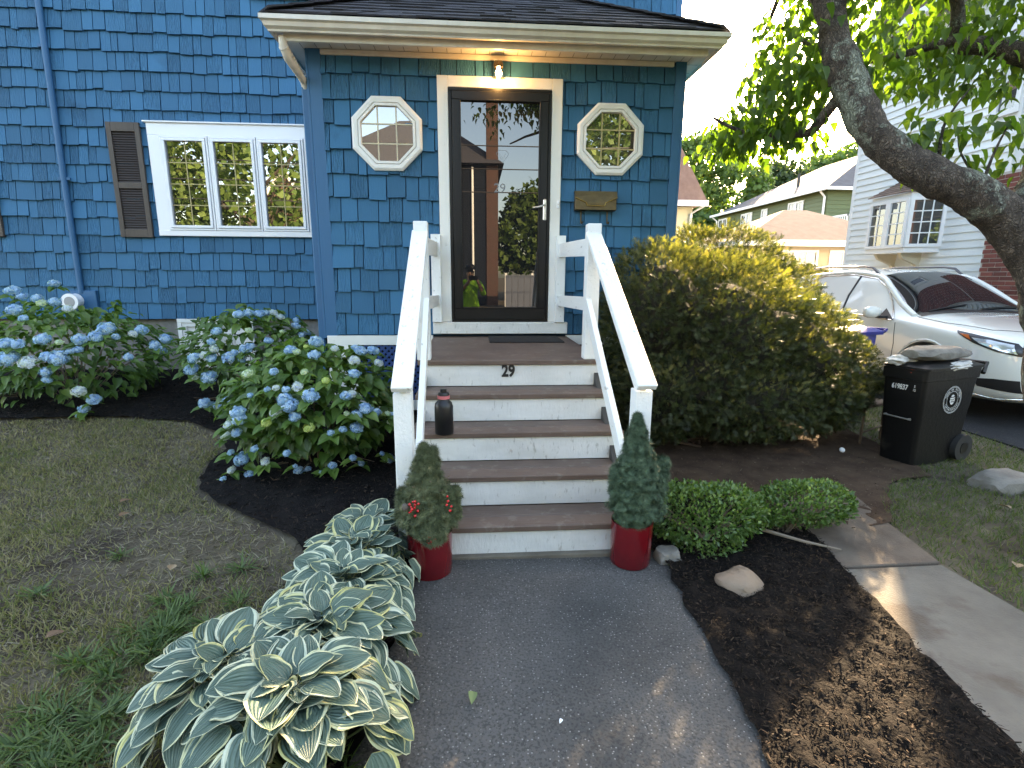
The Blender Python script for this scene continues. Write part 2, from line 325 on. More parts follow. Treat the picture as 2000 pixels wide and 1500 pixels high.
def shingle_wall(name, xa, xb, z0, z1, y, e, holes=(), parent=None, topfix=0):
    r = random.Random(hash(name) % 1000 if False else len(name) * 7 + int(abs(xa) * 10)); mb = MB(); k = 0
    while z0 + k * e < z1:
        zb = z0 + k * e; x = xa - r.uniform(0, .12)
        while x < xb:
            wd = r.choice([r.uniform(.075, .12), r.uniform(.11, .17), r.uniform(.14, .22)]); a = max(x, xa); b = min(x + wd, xb)
            x += wd
            if b - a < .012: continue
            zt = min(zb + e + .02, z1)
            j0 = r.uniform(-.013, .013) + .006 * noise.noise(Vector((a * 2, zb * 3, 1))); j1 = j0 + r.uniform(-.007, .007); s0 = r.uniform(-.003, .003); s1 = r.uniform(-.003, .003)
            if k == 0: j0 = j1 = r.uniform(-.004, .004)
            hit = False; segs = [(a, b)]
            for (hx0, hx1, hz0, hz1) in holes:
                if zt > hz0 and zb < hz1:
                    if zb >= hz0 - .03 and zt - .02 <= hz1 + .02:
                        ns = []
                        for (p, q) in segs:
                            if q <= hx0 or p >= hx1: ns.append((p, q))
                            else:
                                if p < hx0 - .01: ns.append((p, hx0))
                                if q > hx1 + .01: ns.append((hx1, q))
                        segs = ns
            th = r.uniform(.026, .036)
            for (p, q) in segs:
                g = .0040
                mb.hexa([(p + g + s0, y - th, zb + j0), (q - g + s1, y - th, zb + j1), (q - g + s1, y, zb + j1), (p + g + s0, y, zb + j0),
                         (p + g, y - .004, zt), (q - g, y - .004, zt), (q - g, y, zt), (p + g, y, zt)])
        k += 1
    return mb.build(name, BLUE, parent)
# porch front wall, main wall
OCT = [(-1.024, 2.784), (1.028, 2.784)]
holes = [(-.57, .57, .9, 3.28), (-1.20, -.85, 2.57, 3.0), (.85, 1.20, 2.57, 3.0)]
shingle_wall('porch_wall_shingles', -1.59, 1.62, .965, 3.44, 0, .2105, holes, house)
mh = [(-4.0, -2.2, 2.03, 3.22), (-7.6, -6.1, 1.98, 3.24)]
shingle_wall('main_wall_shingles', -8.0, 2.18, .985, 6.5, P, .2005, mh, house)
mb = MB(); mb.box(-1.69, 1.69, .002, P + .2, .86, 3.46); mb.build('porch_wall', GAP_SHADE, house)
mb = MB(); mb.box(-8.0, 2.23, P + .002, P + 7.5, .98, 6.6); mb.build('main_wall', GAP_SHADE, house)
mb = MB(); mb.box(-8, 2.2, P + .05, P + 7.4, -.4, .98); mb.build('foundation', STONE, house)
# corner boards
mb = MB(); mb.box(-1.69, -1.58, -.022, .0, .93, 3.47); mb.box(-1.712, -1.69, -.022, .11, .93, 3.47); mb.build('corner_board', BTRIM, house, bev=.003)
mb = MB(); mb.box(1.62, 1.70, -.022, .0, .93, 3.47); mb.box(1.70, 1.722, -.022, .11, .93, 3.47); mb.build('corner_board', BTRIM, house, bev=.003)
mb = MB(); mb.box(2.18, 2.25, P - .022, P, .98, 6.5); mb.build('corner_board', BTRIM, house)
# porch side walls (blue)
MB().box(-1.70, -1.69, .11, P, .93, 3.47).build('porch_side_wall', BLUE, house); MB().box(1.69, 1.70, .11, P, .93, 3.47).build('porch_side_wall', BLUE, house)
# skirt board, lattice
mb = MB(); mb.box(-1.68, -.66, -.03, -.002, .862, .955); mb.box(-1.68, -1.38, -.03, -.002, .28, .862); MB().box(.66, 1.68, -.03, -.002, .862, .955).build('skirt_board', WHT, house)
mb.box(-1.38, -.66, -.03, -.002, .20, .30); mb.build('skirt_board', WHT, house, bev=.003)
mb = MB(); nb = 26
for k in range(-10, nb):
    x0 = -1.38 + k * .062
    for sgn, yy in ((1, -.016), (-1, -.010)):
        a = Vector((x0, yy, .30)) if sgn > 0 else Vector((x0, yy, .862)); t = .562
        b = Vector((x0 + t, yy, .862)) if sgn > 0 else Vector((x0 + t, yy, .30))
        # clip to panel
        d = (b - a); t0 = max(0, (-1.38 - a.x) / d.x); t1 = min(1, (-.66 - a.x) / d.x)
        if t1 > t0 + .02: mb.beam(a + d * t0, a + d * t1, .005, .022, up=(-1 if sgn > 0 else 1, 0, 1))
mb.build('lattice_panel', mat('lattice_blue', (.02, .06, .19), .5), house)
mb = MB(); mb.box(-1.69, 1.69, .03, .04, -.1, .862); mb.build('crawl_space_shade', mat('void_black', (.004, .004, .004), .9), house)  # black sheet standing in for the unlit space under the porch
# downspout
mb = MB(); mb.tube([(-1.80, -.30, 3.44), (-1.80, -.30, 3.37), (-1.785, -.25, 3.30), (-1.755, -.12, 3.25), (-1.745, .02, 3.215), (-1.742, .05, 3.16)], [.034, .034, .036, .035, .034, .033], 10)
for k in range(7): 
    a = Vector((-1.80, -.30, 3.37)).lerp(Vector((-1.755, -.12, 3.25)), k / 7); mb.tube([a, a + Vector((.004, .016, -.010))], .040, 10)
mb.build('downspout_elbow', GUT, house, sm=40)
mb = MB(); mb.box(-1.775, -1.714, .02, .09, .55, 3.18); mb.build('downspout', BTRIM, house, bev=.01)
# soffit, fascia, gutter
mb = MB(); mb.box(-1.86, 1.86, -.36, 0.0, 3.470, 3.50); mb.box(-1.86, -1.69, 0.0, P, 3.470, 3.50); mb.box(1.69, 1.86, 0.0, P, 3.470, 3.50)
mb.build('soffit', SOFF, house)
SEAM = mat('seam_dark', (.10, .10, .09), .8)
for k in range(27): x = -1.6 + k * .125; MB().box(x, x + .004, -.27, -.03, 3.4685, 3.4697).build('soffit_seam', SEAM, house)
for sx in (-1, 1): MB().box(sx * 1.722 - .002, sx * 1.722 + .002, -.3, P, 3.4680, 3.4684).build('soffit_seam', SEAM, house)
for k in range(8): MB().box(1.726, 1.845, .04 + k * .2, .044 + k * .2, 3.4685, 3.4697).build('soffit_seam', SEAM, house)
mb = MB(); mb.box(-1.79, 1.79, -.315, -.285, 3.405, 3.468); mb.build('drop_fascia', GUT, house, bev=.003)
mb = MB(); mb.box(-1.58, 1.60, -.028, -.002, 3.425, 3.466); mb.build('frieze_board', GUT, house, bev=.003)
prof = [(-.36, 3.445), (-.385, 3.445), (-.388, 3.458), (-.412, 3.475), (-.420, 3.505), (-.440, 3.515), (-.440, 3.548), (-.425, 3.548), (-.425, 3.535), (-.36, 3.535)]
def ring(prof, nm, m):
    mb = MB(); n = len(prof)
    # left side, front, right side: profile offset by 'out' from the eave box x=+-1.86, y=-.36
    pts = []
    for (yy, zz) in prof:
        o = -.36 - yy
        pts.append([(-1.86 - o * .9, P, zz), (-1.86 - o * .9, -.36 - o, zz), (1.86 + o * .9, -.36 - o, zz), (1.86 + o * .9, P, zz)])
    vs = [pts[i][j] for j in range(4) for i in range(n)]
    fs = [(j * n + i, j * n + (i + 1) % n, (j + 1) * n + (i + 1) % n, (j + 1) * n + i) for j in range(3) for i in range(n)]
    mb.add(vs, fs); return mb.build(nm, m, house, sm=35)
ring(prof, 'gutter', GUT)
ring([(-.36, 3.535), (-.385, 3.537), (-.385, 3.572), (-.36, 3.572)], 'drip_edge', mat('drip_edge_cream', (.72, .62, .45), .4))
# porch hip roof, laid in rows of shingles
mb = MB(); s = .62; ex = .125; th = .012
def roof_rows(A, B, inw, up, run, name):
    """eave line A-B; hips run in at 45 degrees"""
    A = Vector(A); B = Vector(B); d = (B - A).normalized(); inw = Vector(inw); k = 0; r = random.Random(5)
    nrow = int(run / ex)
    for k in range(nrow + 1):
        t0 = k * ex; t1 = min(t0 + ex * 1.15, run); tA = t0 * .94
        a0 = A + inw * t0 + d * t0 * hipA + Vector((0, 0, s * t0)); b0 = B + inw * t0 - d * t0 * hipB + Vector((0, 0, s * t0))
        a1 = A + inw * t1 + d * t1 * hipA + Vector((0, 0, s * t1)); b1 = B + inw * t1 - d * t1 * hipB + Vector((0, 0, s * t1))
        L0 = (b0 - a0).length; x = 0; nrm = Vector((-inw.x * s, -inw.y * s, 1)).normalized()
        while x < L0 - .01:
            wd = r.uniform(.10, .24); p = x; q = min(x + wd, L0); x = q
            f0 = p / L0; f1 = q / L0; hh = th * r.uniform(.8, 1.5); dz = inw * r.uniform(-.008, .008)
            q0 = a0.lerp(b0, f0) + dz; q1 = a0.lerp(b0, f1) + dz; q2 = a1.lerp(b1, f1); q3 = a1.lerp(b1, f0)
            mb.hexa([q0, q1, q2, q3, q0 + nrm * hh, q1 + nrm * hh, q2 + nrm * .003, q3 + nrm * .003])
hipA = hipB = 1
roof_rows((-1.90, -.40, 3.575), (1.90, -.40, 3.575), (0, 1, 0), 0, 2.03, 'f')
hipA = 0; hipB = 1
roof_rows((-1.90, P, 3.575), (-1.90, -.40, 3.575), (1, 0, 0), 0, 1.9, 'l')
hipA = 1; hipB = 0
roof_rows((1.90, -.40, 3.575), (1.90, P, 3.575), (-1, 0, 0), 0, 1.9, 'r')
for sx in (-1, 1):
    for k in range(16):
        t = k * .125; a = Vector((sx * (1.90 - t), -.40 + t, 3.578 + s * t)); b = a + Vector((-sx * .15, .15, .15 * s)); mb.beam(a + Vector((0, 0, .012)), b + Vector((0, 0, .004)), .17, .012)
mb.build('porch_roof', ROOF, house)
# main roof
mb = MB(); mb.add([(-8.4, P - .4, 6.5), (2.6, P - .4, 6.5), (2.6, P + 7.9, 6.5), (-8.4, P + 7.9, 6.5), (-8.4, P + 3.75, 9.2), (2.6, P + 3.75, 9.2)], [(0, 1, 5, 4), (2, 3, 4, 5), (0, 4, 3), (1, 2, 5), (0, 3, 2, 1)])
mb.build('main_roof', ROOF, house)
# ---- storm door
mb = MB(); mb.box(-.57, -.472, -.045, .0, 1.09, 3.284); mb.box(.472, .57, -.045, .0, 1.09, 3.284); mb.box(-.472, .472, -.045, .0, 3.19, 3.284)
mb.build('door_casing', WHT, house, bev=.004)
mb = MB(); mb.box(-.655, .665, -.075, .0, .975, 1.088); mb.build('threshold', STEPW, house, bev=.005)
dr = MB(); dr.frame(-.470, .470, 1.092, 3.188, -.050, .004, .028); dr.frame(-.440, .440, 1.118, 3.158, -.062, -.012, .070, .105)
door = dr.build('storm_door', BLK, house, bev=.004)
mb = MB(); mb.frame(-.372, .372, 1.221, 3.090, -.068, -.03, .012); mb.build('glass_bead', BLK, door, bev=.002)
mb = MB(); mb.box(-.362, .362, -.036, -.030, 1.232, 3.08); mb.build('glass', GLD, door)
mb = MB(); mb.box(-.40, .40, -.028, .0, 1.2, 3.1); mb.build('inner_door', mat('inner_dark', (.015, .012, .010), .6), door)
# handle
mb = MB(); mb.box(.403, .437, -.078, -.062, 2.05, 2.245); h = mb.build('handle', STEEL, door, bev=.008)
mb = MB(); mb.tube([(.42, -.078, 2.185), (.42, -.112, 2.185), (.40, -.122, 2.180), (.35, -.120, 2.165), (.30, -.116, 2.160)], [.010, .010, .009, .008, .008], 10); mb.tube([(.42, -.078, 2.10), (.42, -.086, 2.10)], .009, 10)
mb.build('handle_lever', STEEL, h, sm=40)
# etched ornament and number on the glass
ETCH = mat('etched_white', (.17, .19, .21), .7)
me = text_mesh('29', .115, .001, ETCH); me.transform(Matrix.Translation((-.005, -.0375, 2.335)) @ Matrix.Rotation(radians(90), 4, 'X')); 
bm = bmesh.new(); bm.from_mesh(me)
bm.to_mesh(me); bm.free(); link('etched_number', me, door)
mb = MB()
for a, b in (((-.06, 2.64), (.0, 2.56)), ((.0, 2.56), (.06, 2.64)), ((.06, 2.64), (.03, 2.67)), ((.03, 2.67), (-.03, 2.67)), ((-.03, 2.67), (-.06, 2.64)), ((-.03, 2.64), (.0, 2.59)), ((.03, 2.64), (.0, 2.59))):
    mb.beam((a[0] + .02, -.0375, a[1]), (b[0] + .02, -.0375, b[1]), .001, .003)
mb.build('etched_emblem', ETCH, door)
mb = MB(); mb.box(.535, .560, -.058, -.044, 2.165, 2.235); db = mb.build('doorbell', VINYL, house, bev=.005)
mb = MB(); mb.tube([(.5475, -.058, 2.20), (.5475, -.062, 2.20)], .006, 12); mb.build('button', STEEL, db)
# ---- octagon windows
def octp(cx, cz, r, y): 
    k = r * math.tan(pi / 8); return [(cx - k, y, cz - r), (cx + k, y, cz - r), (cx + r, y, cz - k), (cx + r, y, cz + k), (cx + k, y, cz + r), (cx - k, y, cz + r), (cx - r, y, cz + k), (cx - r, y, cz - k)]
for cx, cz in OCT:
    mb = MB(); rings = [(.312, -.0), (.312, -.045), (.292, -.058), (.262, -.058), (.256, -.046), (.252, -.060), (.232, -.060), (.226, -.03)]
    vs = [p for r, y in rings for p in octp(cx, cz, r, y)]
    fs = [(i * 8 + k, i * 8 + (k + 1) % 8, (i + 1) * 8 + (k + 1) % 8, (i + 1) * 8 + k) for i in range(len(rings) - 1) for k in range(8)]
    mb.add(vs, fs); wn = mb.build('octagon_window', WHT, house)
    mb = MB(); mb.add(octp(cx, cz, .236, -.034), [tuple(range(8))]); mb.build('pane', GLO, wn)
    mb = MB()
    for t in (-.083, .083):
        mb.box(cx + t - .006, cx + t + .006, -.041, -.0345, cz - .226, cz + .226); mb.box(cx - .226, cx + .226, -.040, -.0343, cz + t - .006, cz + t + .006)
    mb.build('grille', MUNT if cx > 0 else mat('cream_grille', (.55, .48, .34), .5), wn)
# ---- triple casement window on the main wall
mb = MB(); y = P
mb.box(-4.03, -2.15, y - .05, y, 3.115, 3.255); mb.box(-4.03, -3.90, y - .05, y, 2.0, 3.115); mb.box(-4.03, -2.15, y - .055, y, 1.985, 2.05); mb.box(-2.26, -2.15, y - .05, y, 2.05, 3.115); mb.box(-4.06, -2.12, y - .07, y, 3.25, 3.268)
wf = mb.build('window', VINYL, house, bev=.004)
for k in range(3):
    x0 = -3.90 + k * .5467; x1 = x0 + .5467
    mb = MB(); mb.frame(x0 + .004, x1 - .004, 2.052, 3.113, y - .062, y - .02, .022); mb.frame(x0 + .03, x1 - .03, 2.078, 3.087, y - .072, y - .02, .032, .03)
    sh = mb.build('sash', VINYL, wf, bev=.003)
    mb = MB(); mb.box(x0 + .055, x1 - .055, y - .040, y - .03, 2.10, 3.06); mb.build('pane', GLW, wf)
    mb = MB(); xm = (x0 + x1) / 2; mb.box(xm - .005, xm + .005, y - .046, y - .0405, 2.10, 3.06)
    for q in (1, 2, 3): z = 2.10 + .96 * q / 4; mb.box(x0 + .06, x1 - .06, y - .045, y - .0403, z - .005, z + .005)
    mb.build('grille', MUNT, wf)
def shutter(x0, x1, z0, z1):
    y = P - .02
    mb = MB(); zm = z0 + (z1 - z0) * .46; mb.box(x0, x0 + .055, y - .035, y, z0, z1); mb.box(x1 - .055, x1, y - .035, y, z0, z1)
    mb.box(x0 + .055, x1 - .055, y - .034, y, z0, z0 + .09); mb.box(x0 + .055, x1 - .055, y - .034, y, z1 - .10, z1); mb.box(x0 + .055, x1 - .055, y - .034, y, zm - .035, zm + .035)
    sh = mb.build('shutter', SHUT, house, bev=.003)
    mb = MB()
    for a, b in ((z0 + .09, zm - .035), (zm + .035, z1 - .10)):
        n = int((b - a) / .026)
        for k in range(n):
            z = a + (k + .5) * (b - a) / n
            mb.hexa([(x0 + .055, y - .026, z - .014), (x1 - .055, y - .026, z - .014), (x1 - .055, y - .022, z - .017), (x0 + .055, y - .022, z - .017),
                     (x0 + .055, y - .008, z + .012), (x1 - .055, y - .008, z + .012), (x1 - .055, y - .004, z + .009), (x0 + .055, y - .004, z + .009)])
    mb.build('louvres', mat('louvre_dark', (.040, .030, .026), .55), sh)
shutter(-4.475, -4.105, 1.965, 3.245); shutter(-6.17, -5.795, 1.955, 3.25)
mb = MB(); mb.box(-7.7, -6.17, P - .05, P, 1.98, 3.25); w2 = mb.build('window', VINYL, house); mb = MB(); mb.box(-7.6, -6.27, P - .056, P - .051, 2.08, 3.15); mb.build('pane', GLW, w2)
mb = MB(); mb.box(-2.75, -2.2, P - .06, P, 4.585, 6.0); w3 = mb.build('window', VINYL, house); mb = MB(); mb.box(-2.65, -2.3, P - .066, P - .061, 4.68, 5.9); mb.build('pane', GLW, w3)
mb = MB(); mb.box(-2.14, -1.90, P - .06, P, 4.585, 6.0); mb.build('shutter', mat('shutter_black', (.01, .011, .013), .5), house, bev=.004)
# conduit pipe, service box, dryer vent
mb = MB(); mb.tube([(-4.99, P - .045, 6.4), (-4.99, P - .045, 4.5), (-5.02, P - .045, 2.6), (-5.03, P - .045, 1.30)], .033, 12); 
mb.box(-5.07, -4.98, P - .055, P, 4.0, 4.03); mb.box(-5.08, -4.95, P - .055, P, 2.6, 2.63); mb.build('conduit_pipe', BTRIM, house, sm=40)
mb = MB(); mb.box(-5.19, -4.86, P - .06, P, 1.09, 1.33); mb.build('service_box', BTRIM, house, bev=.006)
mb = MB(); mb.tube([(-5.09, P - .06, 1.21), (-5.09, P - .16, 1.20)], .085, 24); mb.tube([(-5.09, P - .155, 1.20), (-5.09, P - .18, 1.20)], .098, 24); v = mb.build('dryer_vent', VINYL, house, sm=40)
mb = MB(); mb.tube([(-5.09, P - .178, 1.20), (-5.09, P - .184, 1.20)], .06, 20); mb.build('vent_opening', mat('vent_grey', (.3, .3, .3), .6), v)
# basement window
mb = MB(); mb.frame(-3.97, -3.05, .36, .985, P - .03, P + .04, .05); mb.frame(-3.92, -3.10, .41, .935, P - .018, P + .04, .05); mb.box(-3.87, -3.15, P + .005, P + .045, .46, .885); bw = mb.build('basement_window', WHT, house, bev=.003)
mb = MB(); mb.box(-3.70, -3.30, P - .002, P + .004, .62, .80); mb.build('vent_panel', mat('panel_grey', (.50, .50, .46), .6), bw, bev=.002)
# ------------------------------------------------------------------ things on the porch wall
t = thing('mailbox', 'small bronze wall mailbox with a scalloped lid and two hooks below, right of the door', 'mailbox', (.90, 0, 2.14))
mb = MB(); mb.prism([(-.02, 2.145), (-.095, 2.150), (-.090, 2.26), (-.075, 2.285), (-.02, 2.312)], 'x', .705, 1.10); mb.build('box', BRONZE, t, bev=.003)
mb = MB(); L_ = [(.700, 2.318), (1.105, 2.318), (1.105, 2.262), (.995, 2.215), (.985, 2.185), (.82, 2.185), (.81, 2.215), (.700, 2.262)]
mb.add([(x, -.100 if z < 2.29 else -.080, z) for x, z in L_] + [(x, -.094 if z < 2.29 else -.074, z) for x, z in L_], [tuple(range(8)), tuple(range(8, 16))[::-1]] + [(i, (i + 1) % 8, 8 + (i + 1) % 8, 8 + i) for i in range(8)])
mb.box(.700, 1.105, -.082, -.02, 2.312, 2.320); lid = mb.build('lid', BRONZE, t)
mb = MB(); 
for a, b in ((( .70, 2.262), (.81, 2.215)), ((.81, 2.215), (.82, 2.187)), ((.82, 2.187), (.985, 2.187)), ((.985, 2.187), (.995, 2.215)), ((.995, 2.215), (1.105, 2.262))): mb.tube([(a[0], -.102, a[1]), (b[0], -.102, b[1])], .0035, 6)
mb.build('lid_trim', mat('brass_edge', (.38, .27, .08), .35, metal=.7), lid)
for x in (.775, 1.03):
    mb = MB(); mb.tube([(x, -.025, 2.15), (x, -.028, 2.06), (x, -.04, 2.035), (x + .005, -.06, 2.03), (x + .008, -.072, 2.045)], .007, 8); mb.build('hook', BRONZE, t, sm=40)
t = thing('porch_light', 'lit porch lamp with a clear glass jar and glowing bulb above the black door', 'lamp', (-.018, -.03, 3.36))
GR = mat('dark_fixture', (.05, .035, .025), .4, metal=.4)
mb = MB(); mb.tube([(-.018, -.002, 3.39), (-.018, -.024, 3.39)], .045, 20); mb.tube([(-.018, -.02, 3.39), (-.018, -.075, 3.398), (-.018, -.085, 3.39)], .010, 8); mb.build('wall_plate', GR, t, sm=40)
mb = MB(); mb.lathe([(.001, .045), (.022, .044), (.028, .03), (.030, .0), (.001, -.001)], (-.018, -.09, 3.345), 20); mb.build('socket_cap', GR, t, sm=50)
m = bpy.data.materials.new('jar_glass'); m.use_nodes = True; b = m.node_tree.nodes['Principled BSDF']; b.inputs['Transmission Weight'].default_value = 1; b.inputs['Roughness'].default_value = .02; b.inputs['IOR'].default_value = 1.15
mb = MB(); mb.lathe([(.030, .0), (.040, -.012), (.042, -.085), (.036, -.10), (.001, -.103)], (-.018, -.09, 3.355), 24); mb.build('glass_jar', m, t, sm=50)
mb = MB(); mb.lathe([(.001, .0), (.012, -.002), (.013, -.018), (.022, -.036), (.025, -.052), (.018, -.070), (.001, -.077)], (-.018, -.09, 3.345), 20); mb.build('bulb', mat('bulb_glow', (1, .8, .5), .3, emit=((1., .62, .25), 14)), t, sm=60)
pl = bpy.data.lights.new('bulb_light', 'POINT'); pl.energy = 2.2; pl.color = (1, .56, .2); pl.shadow_soft_size = .03
o = bpy.data.objects.new('bulb_light', pl); COL.objects.link(o); o.location = (-.018, -.135, 3.255)
# ------------------------------------------------------------------ front steps
zL, h, r_, L0 = .944, .1888, .2553, 1.50
st = thing('front_steps', 'white and brown wooden front steps with slanted white handrails and the house number', 'steps', (0, -1.5, 0))
X0, X1 = -.655, .672
for i in range(5):
    z = zL - i * h; yn = -L0 - (i - 0) * r_; mb = MB()
    if i == 0:
        mb.box(X0, X1, -L0 - .02, -.0, z - .034, z)
    else:
        d = (r_ + .02) / 2; xa = X0 + .01 - .004 * i; xb = X1 + .012 * i if i < 3 else X1 + .025
        mb.box(xa, xb, yn - .02, yn - .02 + d - .003, z - .034, z); mb.box(xa, xb, yn - .02 + d + .003, yn + r_ - .001, z - .034, z - .001)
    mb.build('tread', TREAD, st, bev=.005)
    mb = MB(); zb = max(z - h, .0); mb.box(X0 + .015, X1 - .01 + (.012 * i if i < 3 else .02), yn, yn + .022, zb + .001 if i < 4 else .015, z - .035)
    mb.build('riser', STEPW, st, bev=.002)
mb = MB(); mb.prism([(-.05, .05), (-L0 - 4 * r_ + .05, .0), (-L0 - 4 * r_ + .05, .12), (-L0 + .05, zL - .06), (-.05, zL - .06)], 'x', X0 + .03, X0 + .06)
mb.prism([(-.05, .05), (-L0 - 4 * r_ + .05, .0), (-L0 - 4 * r_ + .05, .12), (-L0 + .05, zL - .06), (-.05, zL - .06)], 'x', X1 - .06, X1 - .03); mb.build('stringer', mat('stringer_dark', (.05, .045, .04), .8), st)
yT, yB = -1.455, -2.515
for sx, xc, xb in ((-1, -.610, -.622), (1, .580, .632)):
    mb = MB(); mb.box(xc - .047, xc + .047, yT - .047, yT + .047, zL, 1.888); mb.build('newel_post', RAILW, st, bev=.004)
    x1 = xb; mb = MB(); mb.box(x1 - .046, x1 + .046, yB - .045, yB + .045, .0, .945); mb.build('newel_post', RAILW, st, bev=.004)
    mb = MB(); mb.box(xc - .045, xc + .045, -.10, -.046, 1.09, 1.912); mb.build('wall_post', RAILW, st, bev=.003)
    a = Vector((xc - .004, yT - .047, 1.800)); b = Vector((x1 + .004, yB - .075, .968)); d = (b - a).normalized()
    mb = MB(); mb.beam(a - d * .03, b, .105, .036); mb.build('handrail', RAILW, st, bev=.004)
    xi = -sx * .018
    mb = MB(); mb.beam((xc + xi * .2, yT - .047, 1.745), (x1 + xi * .2, yB - .02, .925), .036, .07); mb.build('rail_board', RAILW, st, bev=.003)
    mb = MB(); mb.beam((xc - sx * .030, yT - .03, 1.345), (x1 - sx * .062, yB + .03, .50), .036, .092); mb.build('middle_rail', RAILW, st, bev=.003)
    mb = MB(); mb.beam((xc, yT + .047, 1.735), (xc, -.10, 1.775), .036, .125); mb.build('level_rail', RAILW, st, bev=.003)
    mb = MB(); mb.beam((xc, yT + .047, 1.335), (xc, -.10, 1.30), .036, .10); mb.build('level_rail', RAILW, st, bev=.003)
me = text_mesh('29', .118, .003, mat('number_black', (.01, .01, .01), .4), .0045)
me.transform(Matrix.Translation((-.013, -1.5045, .862)) @ Matrix.Rotation(radians(90), 4, 'X') @ Matrix.Diagonal((.80, 1, 1, 1))); link('house_number', me, st)
# sill under the steps
mb = MB(); mb.box(-.62, .66, -2.555, -2.50, -.02, .022); mb.build('ground_sill', mat('old_sill', (.10, .085, .065), .9, (.16, .14, .11), bump=.6), st, bev=.006)
# mat, bottle
o = MB().box(-.12, .56, -.545, -.06, zL + .001, zL + .011).build('door_mat', mat('mat_black', (.008, .008, .009), .8, bump=.5, bscale=200), bev=.003)
tag(o, 'thin black doormat lying on the landing in front of the door', 'doormat')
t = thing('water_bottle', 'matte black insulated water bottle with a pink neck band on the third tread', 'bottle', (-.446, -2.02, .566))
BB = mat('bottle_black', (.006, .006, .007), .35)
mb = MB(); mb.lathe([(.001, .001), (.054, .001), (.058, .006), (.058, .172), (.052, .195), (.036, .212), (.033, .218), (.033, .226)], (-.446, -2.02, .566), 32); mb.build('body', BB, t, sm=40)
mb = MB(); mb.lathe([(.033, .222), (.038, .224), (.038, .243), (.033, .245)], (-.446, -2.02, .566), 32); mb.build('band', mat('pink_band', (.62, .16, .17), .5), t, sm=40)
mb = MB(); mb.lathe([(.036, .244), (.036, .252), (.030, .262), (.020, .264), (.019, .282), (.001, .284)], (-.446, -2.02, .566), 32); mb.build('cap', BB, t, sm=40)
# ------------------------------------------------------------------ ground
def mulchy(name, c1, c2, ns):
    return mat(name, c1, .95, c2, nscale=ns, bump=1., bscale=70, spec=.15, contrast=(.4, .75))
SOIL = mat('lawn_soil', (.070, .056, .044), .95, (.150, .128, .088), col3=(.105, .088, .062), nscale=3.5, bump=1., bscale=55, spec=.15, contrast=(.3, .7), dirt=((.035, .026, .022), 1.1, .56, .8))
MUL = mulchy('black_mulch', (.0045, .004, .0042), (.014, .011, .0105), 22)
MULR = mulchy('brown_black_mulch', (.0045, .0036, .0032), (.012, .0085, .0065), 26)
DIRT = mat('brown_dirt', (.050, .031, .021), .95, (.085, .056, .038), nscale=5, bump=.9, bscale=60, spec=.15)
def asphalt(name, c, c2, sp=1.):
    m = mat(name, c, .9, c2, nscale=1.6, spec=.2, dirt=((.030, .029, .028), 95, .50, .55)); n = m.node_tree; N = n.nodes; L = n.links; b = N['Principled BSDF']; tc = N.new('ShaderNodeTexCoord')
    src = b.inputs['Base Color'].links[0].from_socket
    v = N.new('ShaderNodeTexVoronoi'); v.inputs['Scale'].default_value = 72; v.inputs['Randomness'].default_value = 1; L.new(tc.outputs['Object'], v.inputs[0])
    mr = N.new('ShaderNodeMapRange'); mr.inputs[1].default_value = .0; mr.inputs[2].default_value = .28; mr.inputs[3].default_value = 1; mr.inputs[4].default_value = 0; L.new(v.outputs['Distance'], mr.inputs[0])
    sx = N.new('ShaderNodeSeparateColor'); L.new(v.outputs['Color'], sx.inputs[0]); gt = N.new('ShaderNodeMath'); gt.operation = 'GREATER_THAN'; gt.inputs[1].default_value = .52; L.new(sx.outputs[0], gt.inputs[0])
    mu = N.new('ShaderNodeMath'); mu.operation = 'MULTIPLY'; L.new(mr.outputs[0], mu.inputs[0]); L.new(gt.outputs[0], mu.inputs[1])
    mm = N.new('ShaderNodeMath'); mm.operation = 'MULTIPLY'; mm.inputs[1].default_value = .75 * sp; L.new(mu.outputs[0], mm.inputs[0])
    mx = N.new('ShaderNodeMix'); mx.data_type = 'RGBA'; L.new(mm.outputs[0], mx.inputs[0]); L.new(src, mx.inputs[6]); mx.inputs[7].default_value = (.42, .41, .38, 1); L.new(mx.outputs[2], b.inputs['Base Color'])
    bp = N.new('ShaderNodeBump'); bp.inputs['Strength'].default_value = .8; bp.inputs['Distance'].default_value = .004; L.new(v.outputs['Distance'], bp.inputs['Height']); L.new(bp.outputs[0], b.inputs['Normal'])
    return m
ASP = asphalt('old_asphalt', (.062, .060, .057), (.105, .100, .094))
DRV = asphalt('driveway_asphalt', (.024, .024, .026), (.038, .038, .040), .5)
CONC = mat('path_concrete', (.095, .087, .073), .9, (.150, .138, .118), nscale=3, bump=.5, bscale=90, dirt=((.07, .052, .038), 2.0, .55, .75))
CONCD = mat('dirty_concrete', (.085, .062, .046), .9, (.14, .11, .085), nscale=4, bump=.5, bscale=90)
